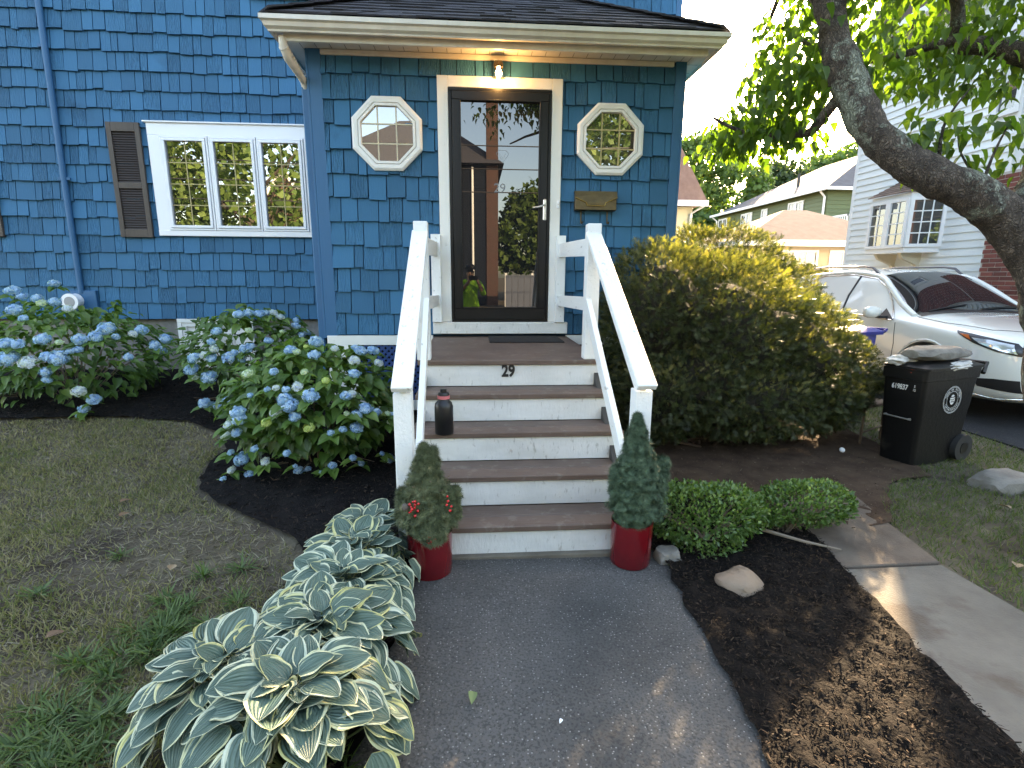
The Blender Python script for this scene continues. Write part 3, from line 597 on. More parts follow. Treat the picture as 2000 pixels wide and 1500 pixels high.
# base sheet: fine near the camera, stretching to the horizon
xs = [-600, -200, -80, -40, -20, -12] + [round(-9 + .15 * i, 3) for i in range(121)] + [11, 14, 20, 40, 80, 200, 600]
ys = [-600, -200, -80, -40, -20, -12, -9] + [round(-6 + .15 * i, 3) for i in range(67)] + [6, 8, 12, 20, 40, 80, 200, 600]
V = []; Fq = []
for y in ys:
    for x in xs: V.append((x, y, G(x, y) - .012))
nx = len(xs)
for j in range(len(ys) - 1):
    for i in range(nx - 1): Fq.append((j * nx + i, j * nx + i + 1, (j + 1) * nx + i + 1, (j + 1) * nx + i))
me = bpy.data.meshes.new('ground'); me.from_pydata(V, [], Fq); me.update(); me.materials.append(SOIL); smooth(me); struct(link('ground', me))
bump2 = lambda a, s: (lambda x, y: a * noise.noise(Vector((x * s, y * s, 5))) + a * .6 * noise.noise(Vector((x * s * 2.7, y * s * 2.7, 9))))
mulL = [(-7.5, .05), (-6.2, .0), (-4.79, -.04), (-4.26, -.01), (-3.63, -.03), (-3.01, -.13), (-2.58, -.44), (-2.38, -.76), (-2.41, -1.0), (-2.35, -1.28), (-2.23, -1.51), (-1.99, -1.74), (-1.65, -1.99), (-1.31, -2.27), (-1.12, -2.6), (-1.1, -3.1), (-1.15, -3.5), (-.95, -3.85), (-.66, -3.8), (-.60, -3.3), (-.56, -2.72), (-.60, -2.5), (-.60, .0), (-1.70, .02), (-1.70, 1.68), (-7.5, 1.68)]
struct(sheet('mulch_bed', mulL, .018, MUL, .055, .03, bump2(.018, 7), .06))
walk = [(-.64, -2.50), (.78, -2.50), (.79, -2.7), (.75, -3.04), (.75, -3.31), (.72, -3.53), (.70, -3.79), (.69, -4.6), (.7, -9.0), (-.85, -9.0), (-.8, -4.6), (-.70, -3.75), (-.62, -3.3), (-.58, -2.92)]
struct(sheet('walkway', walk, .0, ASP, .2, .012, bump2(.003, 3), .06))
mulR = [(.74, -2.45), (.77, -2.7), (.73, -3.04), (.73, -3.31), (.70, -3.53), (.68, -3.79), (.68, -4.8), (1.45, -4.8), (1.50, -4.2), (1.52, -3.86), (1.56, -3.60), (1.59, -3.34), (1.64, -3.06), (1.71, -2.75), (1.77, -2.49), (1.75, -2.0), (1.3, -1.6), (.74, -1.6)]
struct(sheet('mulch_bed', mulR, .018, MULR, .022, .035, bump2(.022, 13), .05))
dirt = [(.70, -1.75), (1.35, -1.85), (1.75, -2.2), (2.05, -2.35), (2.40, -2.28), (2.62, -1.98), (2.95, -1.62), (3.35, -1.55), (3.5, -.9), (3.6, .2), (3.4, 1.4), (1.7, 1.6), (1.7, .0), (.70, .0)]
struct(sheet('dirt', dirt, .010, DIRT, .07, .05, bump2(.012, 8), .08))
mb = MB()
def slab(name, poly, z, m):
    mb = MB(); mb.prism(poly, 'z', -.05, z); return struct(mb.build(name, m, bev=.006))
slab('concrete_path', [(1.50, -9), (1.50, -3.86), (1.57, -3.34), (1.62, -3.06), (1.66, -2.775), (2.27, -2.765), (2.30, -3.2), (2.33, -3.8), (2.42, -9)], .008, CONC)
slab('concrete_path', [(1.66, -2.757), (1.66, -2.2), (1.9, -1.9), (2.45, -1.9), (2.36, -2.3), (2.28, -2.747)], .012, CONCD)
struct(MB().box(4.78, 8.0, -9, 9, -.05, .002).build('driveway', DRV))
struct(MB().box(-60, 60, -18.5, -10.4, -.12, -.03).build('street', DRV)); struct(MB().box(-60, 60, -10.4, -9.02, -.1, .01).build('pavement', CONC))
# ---- mulch chips, grit
def chips(name, label, polys, n, m, size, lift=.02, elong=4.):
    pos = []
    allx = [p[0] for poly in polys for p in poly]; ally = [p[1] for poly in polys for p in poly]
    while len(pos) < n:
        x = random.uniform(max(min(allx), -5.6), max(allx)); y = random.uniform(max(min(ally), -4.1), max(ally))
        if any(inside(p, x, y) for p in polys): pos.append((x, y, G(x, y) + lift + random.uniform(-.004, .012)))
    pos = np.array(pos); M = len(pos)
    T = [(-.5, 0, 0), (.5, 0, 0), (.35, 1, .1), (-.4, 1.1, .0), (0, .5, .45)]; TF = [(0, 1, 4), (1, 2, 4), (2, 3, 4), (3, 0, 4)]
    d = rdir(M); d[:, 2] *= .35; nn = rdir(M, .2); sz = rng.uniform(.5, 1.4, (M, 1)) * size
    s3 = np.concatenate([sz, sz * elong * rng.uniform(.4, 1.2, (M, 1)), sz], 1)
    o = scatter(name, T, TF, [(0, 0)] * 5, pos, d, nn, s3, m, sm=False); return tag(o, label, 'mulch', kind='stuff')
CHIP = mat('mulch_chip', (.01, .008, .008), .9, attr=[(.004, .0035, .0035), (.010, .008, .0075), (.022, .016, .013), (.05, .035, .025)], spec=.2)
CHIPR = mat('mulch_chip_brown', (.02, .013, .009), .9, attr=[(.004, .003, .0026), (.008, .0058, .0045), (.018, .012, .0085), (.055, .036, .024)], spec=.2)
chips('mulch_chips', 'fine black mulch spread round the hydrangeas', [mulL], 16000, CHIP, .006)
chips('mulch_chips', 'coarse shredded mulch between the walkway and the concrete path', [mulR], 17000, CHIPR, .0042, .020, 4.)
chips('dirt_crumbs', 'crumbs and twigs on the bare brown soil under the hedge', [dirt], 2500, mat('crumb', (.05, .03, .02), .9, attr=[(.03, .02, .014), (.07, .045, .03), (.16, .12, .085)]), .005, .012, 3)
# ---- grass
BT = [(-.5, 0, 0), (.5, 0, 0), (-.36, .5, .06), (.36, .5, .06), (0, 1, .22)]; BF = [(0, 1, 3), (0, 3, 2), (2, 3, 4)]; BU = [(0, 0), (0, 0), (0, .5), (0, .5), (0, 1)]
lawnL = [(-7.4, -4.6), (-7.4, .02), (-6.2, -.02), (-4.79, -.06), (-4.26, -.03), (-3.63, -.05), (-3.01, -.15), (-2.60, -.46), (-2.40, -.76), (-2.43, -1.0), (-2.37, -1.28), (-2.25, -1.53), (-2.01, -1.76), (-1.67, -2.01), (-1.33, -2.29), (-1.14, -2.6), (-1.12, -3.1), (-1.17, -3.5), (-.97, -3.85), (-.95, -4.6)]
lawnR = [(2.05, -4.6), (2.34, -3.8), (2.31, -3.2), (2.29, -2.77), (2.38, -2.25), (2.60, -1.95), (2.95, -1.60), (3.35, -1.5), (3.5, -.9), (3.6, .2), (3.5, 1.5), (4.76, 1.5), (4.76, -4.6)]
def grass(name, label, poly, n, m, hh, wd, lay, dens=None, colf=None, lim=(-5.8, -4.1)):
    pos = []; cv = []; xs_ = [p[0] for p in poly]; ys_ = [p[1] for p in poly]
    x0, x1, y0, y1 = max(min(xs_), lim[0]), max(xs_), max(min(ys_), lim[1]), max(ys_)
    tries = 0
    while len(pos) < n and tries < n * 8:
        tries += 1
        x = random.uniform(x0, x1); y = random.uniform(y0, y1)
        # denser where the camera is near
        if random.random() > min(1, 1.3 / (1.2 + .35 * (y + 4))): continue
        if not inside(poly, x, y): continue
        if dens and random.random() > dens(x, y): continue
        pos.append((x, y, G(x, y) - .008)); cv.append(colf(x, y) if colf else random.random())
    pos = np.array(pos); M = len(pos)
    up = rdir(M, .1); up[:, 2] = np.abs(up[:, 2]) * (1 - lay) + (1 - lay) * .9 + .05; d = norm(up)
    s3 = np.stack([wd * rng.uniform(.6, 1.3, M), hh * rng.uniform(.5, 1.4, M), hh * rng.uniform(-1, 1.5, M)], 1)
    o = scatter(name, BT, BF, BU, pos, d, rdir(M), s3, m, rnd=np.clip(np.array(cv), 0, 1)); return tag(o, label, 'grass', kind='stuff')
def patchy(x, y): return .5 + .5 * noise.noise(Vector((x * 1.3, y * 1.3, 2))) + .3 * noise.noise(Vector((x * 4.1, y * 4.1, 7)))
def soilpatch(x, y): return ss(.75, .15, ((x + 1.9) / .95) ** 2 * 1. + ((y + 2.75) / .5) ** 2) 
GRS = mat('lawn_blade', (.06, .1, .03), .7, attr=[(.055, .085, .030), (.085, .115, .038), (.125, .145, .055), (.20, .18, .09), (.29, .25, .16)], transl=.25, spec=.3)
grass('lawn_grass', 'thin patchy lawn grass in front of the blue house', lawnL, 80000, GRS, .040, .0058, .35, lambda x, y: min(1, max(.03, patchy(x, y) * 1.25)) * (1 - .85 * (x > -2.6) * ss(.2, .8, 1 - abs((y + 2.3) / .9)) ), lambda x, y: random.gauss(.50 + .45 * (1 - patchy(x, y)), .20))
THA = mat('dead_grass', (.2, .17, .1), .85, attr=[(.075, .062, .042), (.13, .11, .072), (.20, .17, .115), (.28, .25, .18)], spec=.2)
grass('dry_thatch', 'dry clippings and dead grass lying on the thin lawn', lawnL, 36000, THA, .055, .0042, .93, lambda x, y: max(.15, min(1, 1.25 - .7 * patchy(x, y))))
grass('lawn_grass', 'shaded lawn grass between the concrete path and the driveway', lawnR, 26000, GRS, .045, .0055, .3, lambda x, y: min(1, max(.2, patchy(x, y) * 1.6)), lambda x, y: random.gauss(.30, .16))
grass('dry_thatch', 'dry grass stalks on the lawn beside the trash bin', lawnR, 5000, THA, .05, .0026, .9)
# crabgrass tufts along the hosta row
WD = mat('crabgrass_leaf', (.07, .15, .03), .55, attr=[(.040, .078, .020), (.065, .115, .03), (.10, .155, .045)], transl=.3, spec=.4)
pos = []; dd = []
tufts = [(-1.5, -2.56, .05), (-1.73, -2.81, .05), (-1.66, -2.62, .04), (-2.36, -2.75, .03), (-2.2, -2.4, .03)]
for i in range(42):
    t = random.random(); x = -1.35 - .3 * random.random() - .55 * random.random() * t; y = -2.85 - 1.1 * t; tufts.append((x, y, random.uniform(.03, .07)))
for i in range(12): tufts.append((random.uniform(-2.7, -1.4), random.uniform(-3.9, -3.2), random.uniform(.03, .06)))
for i in range(8): tufts.append((random.uniform(-.85, -.65), random.uniform(-3.85, -3.7), .03))
for (x, y, r) in tufts:
    for k in range(int(22 + r * 400)):
        a = random.uniform(0, 2 * pi); q = r * random.random(); pos.append((x + q * cos(a), y + q * sin(a), G(x, y) + random.uniform(-.005, .02))); dd.append((cos(a) + random.gauss(0, .3), sin(a) + random.gauss(0, .3), random.uniform(.1, 1.1)))
M = len(pos); s3 = np.stack([rng.uniform(.006, .011, M), rng.uniform(.045, .10, M), -rng.uniform(.03, .12, M)], 1)
tag(scatter('crabgrass', BT, BF, BU, np.array(pos), np.array(dd), np.tile([0, 0, 1.], (M, 1)) + rdir(M) * .3, s3, WD), 'bright green crabgrass tufts on the bare soil beside the hostas', 'grass', kind='stuff')
# fallen leaves
LT, LF, LU = leaf_template(4, 6, .62, .25, .15)
FL = mat('fallen_leaf', (.20, .12, .06), .7, attr=[(.10, .055, .03), (.20, .12, .065), (.30, .22, .13)])
FG = mat('fallen_green_leaf', (.14, .19, .07), .6)
lvs = [(-1.84, -2.59, 'pale curled fallen leaf on the bare soil beyond the hostas', FL, .9, .07), (-2.66, -1.70, 'brown fallen leaf farthest out of three on the left lawn', FL, .3, .07), (-2.52, -1.92, 'brown fallen leaf on the left lawn nearest the camera of the three', FL, .4, .07), (-2.07, -3.09, 'dull fallen leaf at the left edge of the picture beside the crabgrass', FL, .2, .07),
       (3.33, -2.17, 'tan fallen leaf on the right lawn behind the end of the path', FL, .95, .08), (2.63, -2.84, 'pale fallen leaf on the right lawn beside the concrete path', FL, 1., .08), (-.27, -3.49, 'curled green leaf on the asphalt beside the hostas', FG, .5, .055), (.04, -3.63, 'tiny white scrap on the asphalt walkway', VINYL, .9, .02)]
for x, y, lab, m, c, s in lvs:
    ra = random.uniform(0, 6); o = scatter('fallen_leaf', LT, LF, LU, np.array([[x, y, G(x, y) + .022]]), np.array([[cos(ra), sin(ra), .05]]), np.array([[.2, .1, 1]]), [s], m, rnd=np.array([c])); tag(o, lab, 'leaf')
# ---- stones
def rock(name, label, c, s, m, seed, rot=0., sub=3, rough=.28, flat=0.):
    bm = bmesh.new(); bmesh.ops.create_icosphere(bm, subdivisions=sub, radius=1)
    for v in bm.verts:
        n = noise.noise(v.co * 1.3 + Vector((seed, 0, 0))) * rough + noise.noise(v.co * 3.5 + Vector((seed, 3, 0))) * rough * .35 + noise.noise(v.co * 9 + Vector((seed, 3, 0))) * rough * .1
        v.co *= 1 + n; 
        if flat: v.co.x = max(-flat, min(flat, v.co.x)); v.co.y = max(-flat, min(flat, v.co.y)); v.co.z = max(-flat * .9, min(flat * .9, v.co.z))
        v.co = Matrix.Rotation(rot, 3, 'Z') @ Vector((v.co.x * s[0], v.co.y * s[1], v.co.z * s[2]))
    bm.transform(Matrix.Translation(c)); me = bpy.data.meshes.new(name); bm.to_mesh(me); bm.free(); me.materials.append(m); smooth(me, 35)
    return tag(link(name, me), label, 'stone')
RT = mat('tan_stone', (.17, .12, .085), .85, (.24, .175, .125), nscale=6, bump=.6, bscale=30, dirt=((.02, .016, .014), 3.2, .56, .85))
RG = mat('grey_stone', (.13, .12, .105), .9, (.22, .205, .18), nscale=8, bump=.8, bscale=30)
rock('stone', 'tan rounded stone half covered in mulch in front of the clipped boxwood', (1.075, -2.88, .012), (.125, .10, .068), RT, 3, .4)
rock('stone', 'small grey block at the walkway edge beside the right pot', (.80, -2.60, .02), (.085, .07, .055), RG, 5, .2, flat=.75)
rock('stone', 'large flat grey stone on the lawn at the right edge, past the trash bin', (3.72, -1.75, .03), (.26, .17, .085), RG, 8, .2, flat=.8)
rock('pebble', 'small round white pebble on the soil under the hedge, beside the wooden frame', (3.0, -.99, .035), (.024, .024, .024), VINYL, 2, 0, 2, .1)
# ------------------------------------------------------------------ hydrangeas
HYL = mat('hydrangea_leaf', (.06, .12, .03), .42, attr=[(.035, .078, .018), (.058, .120, .024), (.090, .165, .034), (.15, .235, .055)], transl=.28, spec=.45)
HT, HF, HU = leaf_template(4, 7, .68, .22, .28, .1)
STEM = mat('green_stem', (.09, .12, .04), .6); TWIG = mat('twig', (.13, .095, .065), .8)
FCOL = {'b': [(.16, .30, .60), (.24, .42, .72), (.34, .52, .76), (.50, .62, .74)], 'p': [(.42, .50, .72), (.55, .60, .70), (.62, .66, .58), (.50, .60, .80)], 'g': [(.34, .46, .26), (.50, .60, .38), (.58, .66, .50), (.45, .55, .52)], 'y': [(.40, .50, .14), (.50, .60, .20), (.58, .64, .26), (.42, .52, .16)]}
BM = {k: mat('bloom_' + k, c[0], .6, attr=c, transl=.2) for k, c in FCOL.items()}
PT = []; PF = []; 
for q in range(4):
    a = q * pi / 2; c_, s_ = cos(a), sin(a); b0 = len(PT)
    for (u, v, z) in ((0, .05, 0), (-.42, .55, .12), (0, 1, .05), (.42, .55, .12)): PT.append((u * c_ - v * s_, u * s_ + v * c_, z))
    PF.append((b0, b0 + 1, b0 + 2, b0 + 3))
def bloom_mesh(kind, seed, n=95):
    i = np.arange(n) + .5; ph = np.arccos(1 - 1.72 * i / n); th = pi * (1 + 5 ** .5) * i + seed
    d = np.stack([np.cos(th) * np.sin(ph), np.sin(th) * np.sin(ph), np.cos(ph)], 1); p = d * np.array([1, 1, .82]) * (1 + .10 * np.sin(seed + d[:, 0:1] * 5 + d[:, 1:2] * 4)) + rng.normal(0, .05, (n, 3))
    dn = norm(d + rng.normal(0, .25, (n, 3))); y = norm(np.cross(dn, rdir(n)))
    T = np.array(PT); return scatter('bloom', T, PF, [(0, 0)] * len(T), p * .84, y, dn, rng.uniform(.20, .30, n), BM[kind], asmesh=True, sm=False)
BMESH = {k: [bloom_mesh(k, s) for s in range(3)] for k in FCOL}
def hydrangea(label, c, r, blooms, nleaf, seed):
    gz = G(c[0], c[1]); t = thing('hydrangea', label, 'shrub', (c[0], c[1], gz), 'hydrangeas in the mulch bed')
    n = nleaf; d = rdir(n, -.75); rad = rng.uniform(.55, 1.0, n) ** .6
    lump = np.array([1 + .16 * noise.noise(Vector(q) * 2.6 + Vector((seed, 0, 0))) for q in d])
    p = np.array(c) + d * np.array(r) * (rad * lump)[:, None]
    ok = p[:, 2] > np.array([G(a, b) + .06 for a, b in p[:, :2]]); p = p[ok]; d = d[ok]; n = len(p)
    out = d * np.array([1, 1, .3]) + rdir(n) * .55; out[:, 2] -= .25
    nn = d * .5 + np.array([0, -.15, .9]) + rdir(n) * .30
    ln = rng.uniform(.075, .130, n); sm_ = rng.random(n) < .25; ln[sm_] *= .6
    nzv = np.clip(.42 + rng.normal(0, .2, n) + .16 * d[:, 2] + .3 * sm_, 0, 1)
    scatter('foliage', HT, HF, HU, p - norm(out) * ln[:, None] * .5, out, nn, ln, HYL, t, nzv)
    mb = MB()
    for k in range(26):
        a = random.uniform(0, 6.28); q = random.uniform(.3, .85); e = Vector((c[0] + r[0] * q * cos(a), c[1] + r[1] * q * sin(a), c[2] + r[2] * random.uniform(-.2, .6))); b = Vector((c[0] + .12 * cos(a), c[1] + .12 * sin(a), gz))
        mb.tube([b, b.lerp(e, .5) + Vector((0, 0, .05)), e], [.006, .005, .003], 5)
    for k in range(10):
        a = random.uniform(3.3, 6.1); b = Vector((c[0] + r[0] * .5 * cos(a), c[1] + r[1] * .5 * sin(a), gz + .06)); mb.tube([b, b + Vector((cos(a) * .2, sin(a) * .2, random.uniform(-.02, .08)))], [.004, .002], 5)
    mb.build('stems', TWIG, t)
    lp = []; ld_ = []; 
    for i, s in enumerate(blooms.split()):
        x, y, z, br, k = s.split(','); x, y, z, br = float(x), float(y), float(z), float(br)
        z = max(z, G(x, y) + br * .8)
        o = bpy.data.objects.new('bloom', BMESH[k][i % 3]); COL.objects.link(o); o.parent = t
        o.location = Vector((x, y, z)) - t.location; s_ = br * .98; o.scale = (s_ * random.uniform(.95, 1.15), s_ * random.uniform(.95, 1.1), s_ * random.uniform(.8, .98))
        nv = Vector(((x - c[0]) / r[0] * .5, (y - c[1]) / r[1] * .5, .9)); o.rotation_euler = (nv.to_track_quat('Z', 'Y') @ Matrix.Rotation(random.uniform(0, 6), 3, 'Z').to_quaternion()).to_euler()
        for q in range(4):
            a = random.uniform(0, 6.28); lp.append((x + cos(a) * br * .4, y + sin(a) * br * .4, z - br * .8)); ld_.append((cos(a), sin(a), -.1))
    m_ = len(lp); scatter('bloom_leaves', HT, HF, HU, np.array(lp), np.array(ld_), np.tile([0, -.2, 1.], (m_, 1)) + rdir(m_) * .3, rng.uniform(.07, .12, m_), HYL, t, np.clip(rng.normal(.6, .2, m_), 0, 1))
    return t
hydrangea('wide blue hydrangea shrub at the left edge under the conduit pipe', (-4.55, .62, .66), (1.02, .78, .56), BLA, 1300, 1)
hydrangea('blue hydrangea shrub against the wall under the triple window', (-2.62, .40, .74), (.68, .62, .46), BLB, 800, 5)
hydrangea('largest blue hydrangea shrub, in front, beside the steps', (-1.55, -.95, .50), (.74, .56, .50), BLC, 1600, 9)
# ------------------------------------------------------------------ hostas
m = mat('hosta_leaf', (.07, .13, .10), .5, spec=.45, transl=.16)
n = m.node_tree; N = n.nodes; L = n.links; b = N['Principled BSDF']
a = N.new('ShaderNodeAttribute'); a.attribute_name = 'luv'; sx = N.new('ShaderNodeSeparateXYZ'); L.new(a.outputs['Vector'], sx.inputs[0])
ab = N.new('ShaderNodeMath'); ab.operation = 'ABSOLUTE'; L.new(sx.outputs[0], ab.inputs[0])
cv = N.new('ShaderNodeCombineXYZ'); mu = N.new('ShaderNodeMath'); mu.operation = 'MULTIPLY'; mu.inputs[1].default_value = 9; L.new(sx.outputs[0], mu.inputs[0]); L.new(mu.outputs[0], cv.inputs[0])
m2 = N.new('ShaderNodeMath'); m2.operation = 'MULTIPLY'; m2.inputs[1].default_value = 1.6; L.new(sx.outputs[1], m2.inputs[0]); L.new(m2.outputs[0], cv.inputs[1]); m3 = N.new('ShaderNodeMath'); m3.operation = 'MULTIPLY'; m3.inputs[1].default_value = 90; L.new(sx.outputs[2], m3.inputs[0]); L.new(m3.outputs[0], cv.inputs[2])
tn = N.new('ShaderNodeTexNoise'); tn.inputs['Scale'].default_value = 1.; tn.inputs['Detail'].default_value = 3; L.new(cv.outputs[0], tn.inputs[0])
ad = N.new('ShaderNodeMath'); ad.operation = 'MULTIPLY_ADD'; ad.inputs[1].default_value = .95; L.new(tn.outputs[0], ad.inputs[0]); L.new(ab.outputs[0], ad.inputs[2])
# near the base and tip the margin widens
tp = N.new('ShaderNodeMapRange'); tp.inputs[1].default_value = .80; tp.inputs[2].default_value = 1.; tp.inputs[4].default_value = .25; L.new(sx.outputs[1], tp.inputs[0]); ad2 = N.new('ShaderNodeMath'); ad2.operation = 'ADD'; L.new(ad.outputs[0], ad2.inputs[0]); L.new(tp.outputs[0], ad2.inputs[1])
mr = N.new('ShaderNodeMapRange'); mr.inputs[1].default_value = 1.26; mr.inputs[2].default_value = 1.34; L.new(ad2.outputs[0], mr.inputs[0])
r1 = N.new('ShaderNodeValToRGB'); r1.color_ramp.elements[0].color = (.060, .110, .085, 1); r1.color_ramp.elements[1].color = (.14, .215, .17, 1); r1.color_ramp.elements[0].position = .35; r1.color_ramp.elements[1].position = .68; L.new(tn.outputs[0], r1.inputs[0])
r2 = N.new('ShaderNodeValToRGB'); r2.color_ramp.elements[0].color = (.56, .62, .48, 1); r2.color_ramp.elements[1].color = (.58, .55, .20, 1); e = r2.color_ramp.elements.new(.5); e.color = (.66, .68, .46, 1); L.new(sx.outputs[2], r2.inputs[0])
mx = N.new('ShaderNodeMix'); mx.data_type = 'RGBA'; L.new(mr.outputs[0], mx.inputs[0]); L.new(r1.outputs[0], mx.inputs[6]); L.new(r2.outputs[0], mx.inputs[7]); L.new(mx.outputs[2], b.inputs['Base Color'])
tr = [q for q in N if q.type == 'BSDF_TRANSLUCENT'][0]; L.new(mx.outputs[2], tr.inputs[0])
sn = N.new('ShaderNodeMath'); sn.operation = 'MULTIPLY'; sn.inputs[1].default_value = 30; L.new(sx.outputs[0], sn.inputs[0]); s2 = N.new('ShaderNodeMath'); s2.operation = 'SINE'; L.new(sn.outputs[0], s2.inputs[0])
bp = N.new('ShaderNodeBump'); bp.inputs['Strength'].default_value = .55; bp.inputs['Distance'].default_value = .003; L.new(s2.outputs[0], bp.inputs['Height']); L.new(bp.outputs[0], b.inputs['Normal'])
HOS = m
hts = [leaf_template(10, 13, .76, .05, .24, .05, .62, .72), leaf_template(10, 13, .72, .12, .42, .14, .64, .70), leaf_template(10, 13, .82, .16, .12, .08, .60, .72)]
def hosta(label, c, R, n, seed):
    t = thing('hosta', label, 'hosta', (c[0], c[1], 0), 'variegated hostas along the walkway'); r = random.Random(seed); mb = MB()
    for vi in range(3):
        P_, D_, N_, S_ = [], [], [], []
        for i in range(n // 3):
            q = ((i + .5 + vi / 3) / (n / 3)); a = r.uniform(0, 2 * pi)
            zz = .09 + .27 * (R / .36) * (1 - q ** 2.4) + r.uniform(-.02, .03); rad = R * (.10 + .92 * q ** .75)
            e = radians(42 - 88 * q ** 1.1 + r.uniform(-16, 16)); aa = a + r.uniform(-.45, .45)
            o_ = Vector((cos(aa), sin(aa), 0)); d = o_ * cos(e) + Vector((0, 0, sin(e))); nr = -o_ * sin(e) + Vector((0, 0, cos(e)))
            if q < .3: nr = nr + Vector((r.uniform(-.5, .5), r.uniform(-.7, .1), .1))
            ln = r.uniform(.145, .20) * (R / .36) * (.75 if q < .15 else 1)
            pc = Vector((c[0] + rad * cos(a), c[1] + rad * sin(a), max(zz, .07))) - d * ln * .5; z = pc.z
            P_.append(tuple(pc)); D_.append(tuple(d)); N_.append(tuple(nr + Vector((r.uniform(-.25, .25), r.uniform(-.25, .25), 0)))); S_.append(ln)
            if i % 2 == 0: mb.tube([(c[0] + .03 * cos(a), c[1] + .03 * sin(a), .02), (c[0] + rad * .6 * cos(a), c[1] + rad * .6 * sin(a), z * .75), P_[-1]], [.005, .004, .003], 5)
        T, F_q, U = hts[vi]; scatter('leaves', T, F_q, U, np.array(P_), np.array(D_), np.array(N_), np.array(S_), HOS, t)
    mb.build('petioles', STEM, t)
hosta('farthest hosta of the row, beside the left red pot', (-.84, -2.56, 0), .25, 80, 1)
hosta('second hosta from the red pot, with grey green leaves', (-.84, -2.83, 0), .28, 96, 2)
hosta('third hosta from the red pot, in the middle of the row', (-.83, -3.12, 0), .30, 108, 3)
hosta('hosta just behind the nearest one, reaching over the asphalt edge', (-.82, -3.42, 0), .32, 120, 4)
hosta('nearest hosta at the bottom edge of the picture by the asphalt', (-.82, -3.74, 0), .32, 120, 5)
hosta('hosta nearest the crabgrass at the lower left end of the row', (-1.08, -3.58, 0), .29, 105, 6)
# ------------------------------------------------------------------ potted spruces
POT = mat('red_glazed_pot', (.16, .006, .010), .18, (.10, .004, .007), nscale=3, spec=.6, coat=.4)
NT = []; NF = []
for k in range(11):
    a = 2 * pi * k / 11 * 2.4; el = .25 + .65 * (k % 4) / 4; dx, dy, dz = cos(a) * cos(el), sin(a) * cos(el), sin(el); px, py = -sin(a) * .05, cos(a) * .05; b0 = len(NT)
    NT += [(px, py, 0), (-px, -py, 0), (dx, dy, dz)]; NF.append((b0, b0 + 1, b0 + 2))
NT = np.array(NT)
def spruce_tufts(name, cones, m, parent, dens, size):
    P_ = []; D_ = []; C_ = []
    for (a, b, ra, rb) in cones:
        a = np.array(a, float); b = np.array(b, float); L_ = np.linalg.norm(b - a); n = int(dens * (ra + rb) * L_ * 1000)
        for i in range(n):
            t = 1 - sqrt(random.random()) if ra > rb else random.random(); t = random.random() if random.random() < .35 else t
            r0 = ra + (rb - ra) * t; th = random.uniform(0, 2 * pi); rr = r0 * random.uniform(.55, 1.18) * (1 + .45 * noise.noise(Vector((cos(th) * 2.5, sin(th) * 2.5, t * 9))))
            P_.append(a + (b - a) * t + np.array([cos(th) * rr, sin(th) * rr, 0])); D_.append((cos(th), sin(th), .75)); C_.append(random.gauss(.5, .2) + .25 * (rr / max(r0, .01) - .9))
    D_ = np.array(D_); M = len(P_); P_ = np.array(P_); 
    Z = norm(D_ + rdir(M) * .4); Y = norm(np.cross(Z, rdir(M)))
    return scatter(name, NT, NF, [(0, 0)] * len(NT), P_, Y, Z, rng.uniform(.7, 1.3, M) * size, m, parent, np.clip(C_, 0, 1), sm=False)
SPL = mat('spruce_needle_dull', (.07, .09, .04), .6, attr=[(.022, .030, .014), (.052, .068, .032), (.10, .12, .055), (.18, .175, .09)], spec=.3)
SPR = mat('spruce_needle_green', (.05, .09, .05), .6, attr=[(.014, .028, .016), (.034, .064, .036), (.065, .11, .062), (.12, .17, .10)], spec=.3)
def pot(t, c, hgt, r):
    mb = MB(); mb.lathe([(.001, .004), (r * .93, .0), (r * .96, .01), (r * .985, hgt * .75), (r, hgt), (r * .95, hgt), (r * .93, hgt - .04)], c, 48); mb.build('pot', POT, t, sm=40)
    mb = MB(); mb.lathe([(.001, hgt - .03), (r * .94, hgt - .035)], c, 24); mb.build('soil', DIRT, t)
c = (-.495, -2.635, .0); t = thing('potted_spruce', 'dull green two-tipped dwarf spruce with red berries in a red pot left of the steps', 'potted plant', c)
pot(t, c, .235, .118)
mb = MB(); mb.tube([(c[0], c[1], .2), (c[0], c[1], .55)], [.012, .005], 6)
for k in range(24): a = k * 2.4; mb.tube([(c[0], c[1], .21 + k * .012), (c[0] + .11 * cos(a), c[1] + .11 * sin(a), .27 + k * .012)], [.004, .002], 4)
mb.build('trunk', TWIG, t)
spruce_tufts('crown', [((-.50, -2.63, .26), (-.505, -2.63, .50), .125, .085), ((-.505, -2.63, .47), (-.515, -2.64, .70), .085, .012), ((-.49, -2.64, .48), (-.470, -2.63, .68), .05, .018), ((-.42, -2.64, .30), (-.36, -2.65, .47), .07, .02), ((-.60, -2.64, .30), (-.63, -2.63, .46), .055, .015), ((-.47, -2.72, .22), (-.46, -2.72, .36), .05, .04)], SPL, t, 120, .024)
RED = mat('red_berry', (.55, .01, .015), .2, spec=.7)
for (x, y, z, n_) in ((-.555, -2.745, .41, 13), (-.39, -2.735, .415, 5), (-.475, -2.765, .235, 8)):
    bm = bmesh.new()
    for k in range(n_): bmesh.ops.create_icosphere(bm, subdivisions=2, radius=random.uniform(.005, .008), matrix=Matrix.Translation((x + random.gauss(0, .014), y + random.gauss(0, .008), z + random.gauss(0, .02))))
    me = bpy.data.meshes.new('berries'); bm.to_mesh(me); bm.free(); me.materials.append(RED); smooth(me); link('berries', me, t)
mb = MB(); mb.lathe([(.001, .0), (.014, .006), (.018, .018), (.014, .032), (.001, .04)], (-.60, -2.745, .395), 12); mb.build('pine_cone', mat('cone', (.12, .10, .08), .8, bump=1, bscale=200), t)
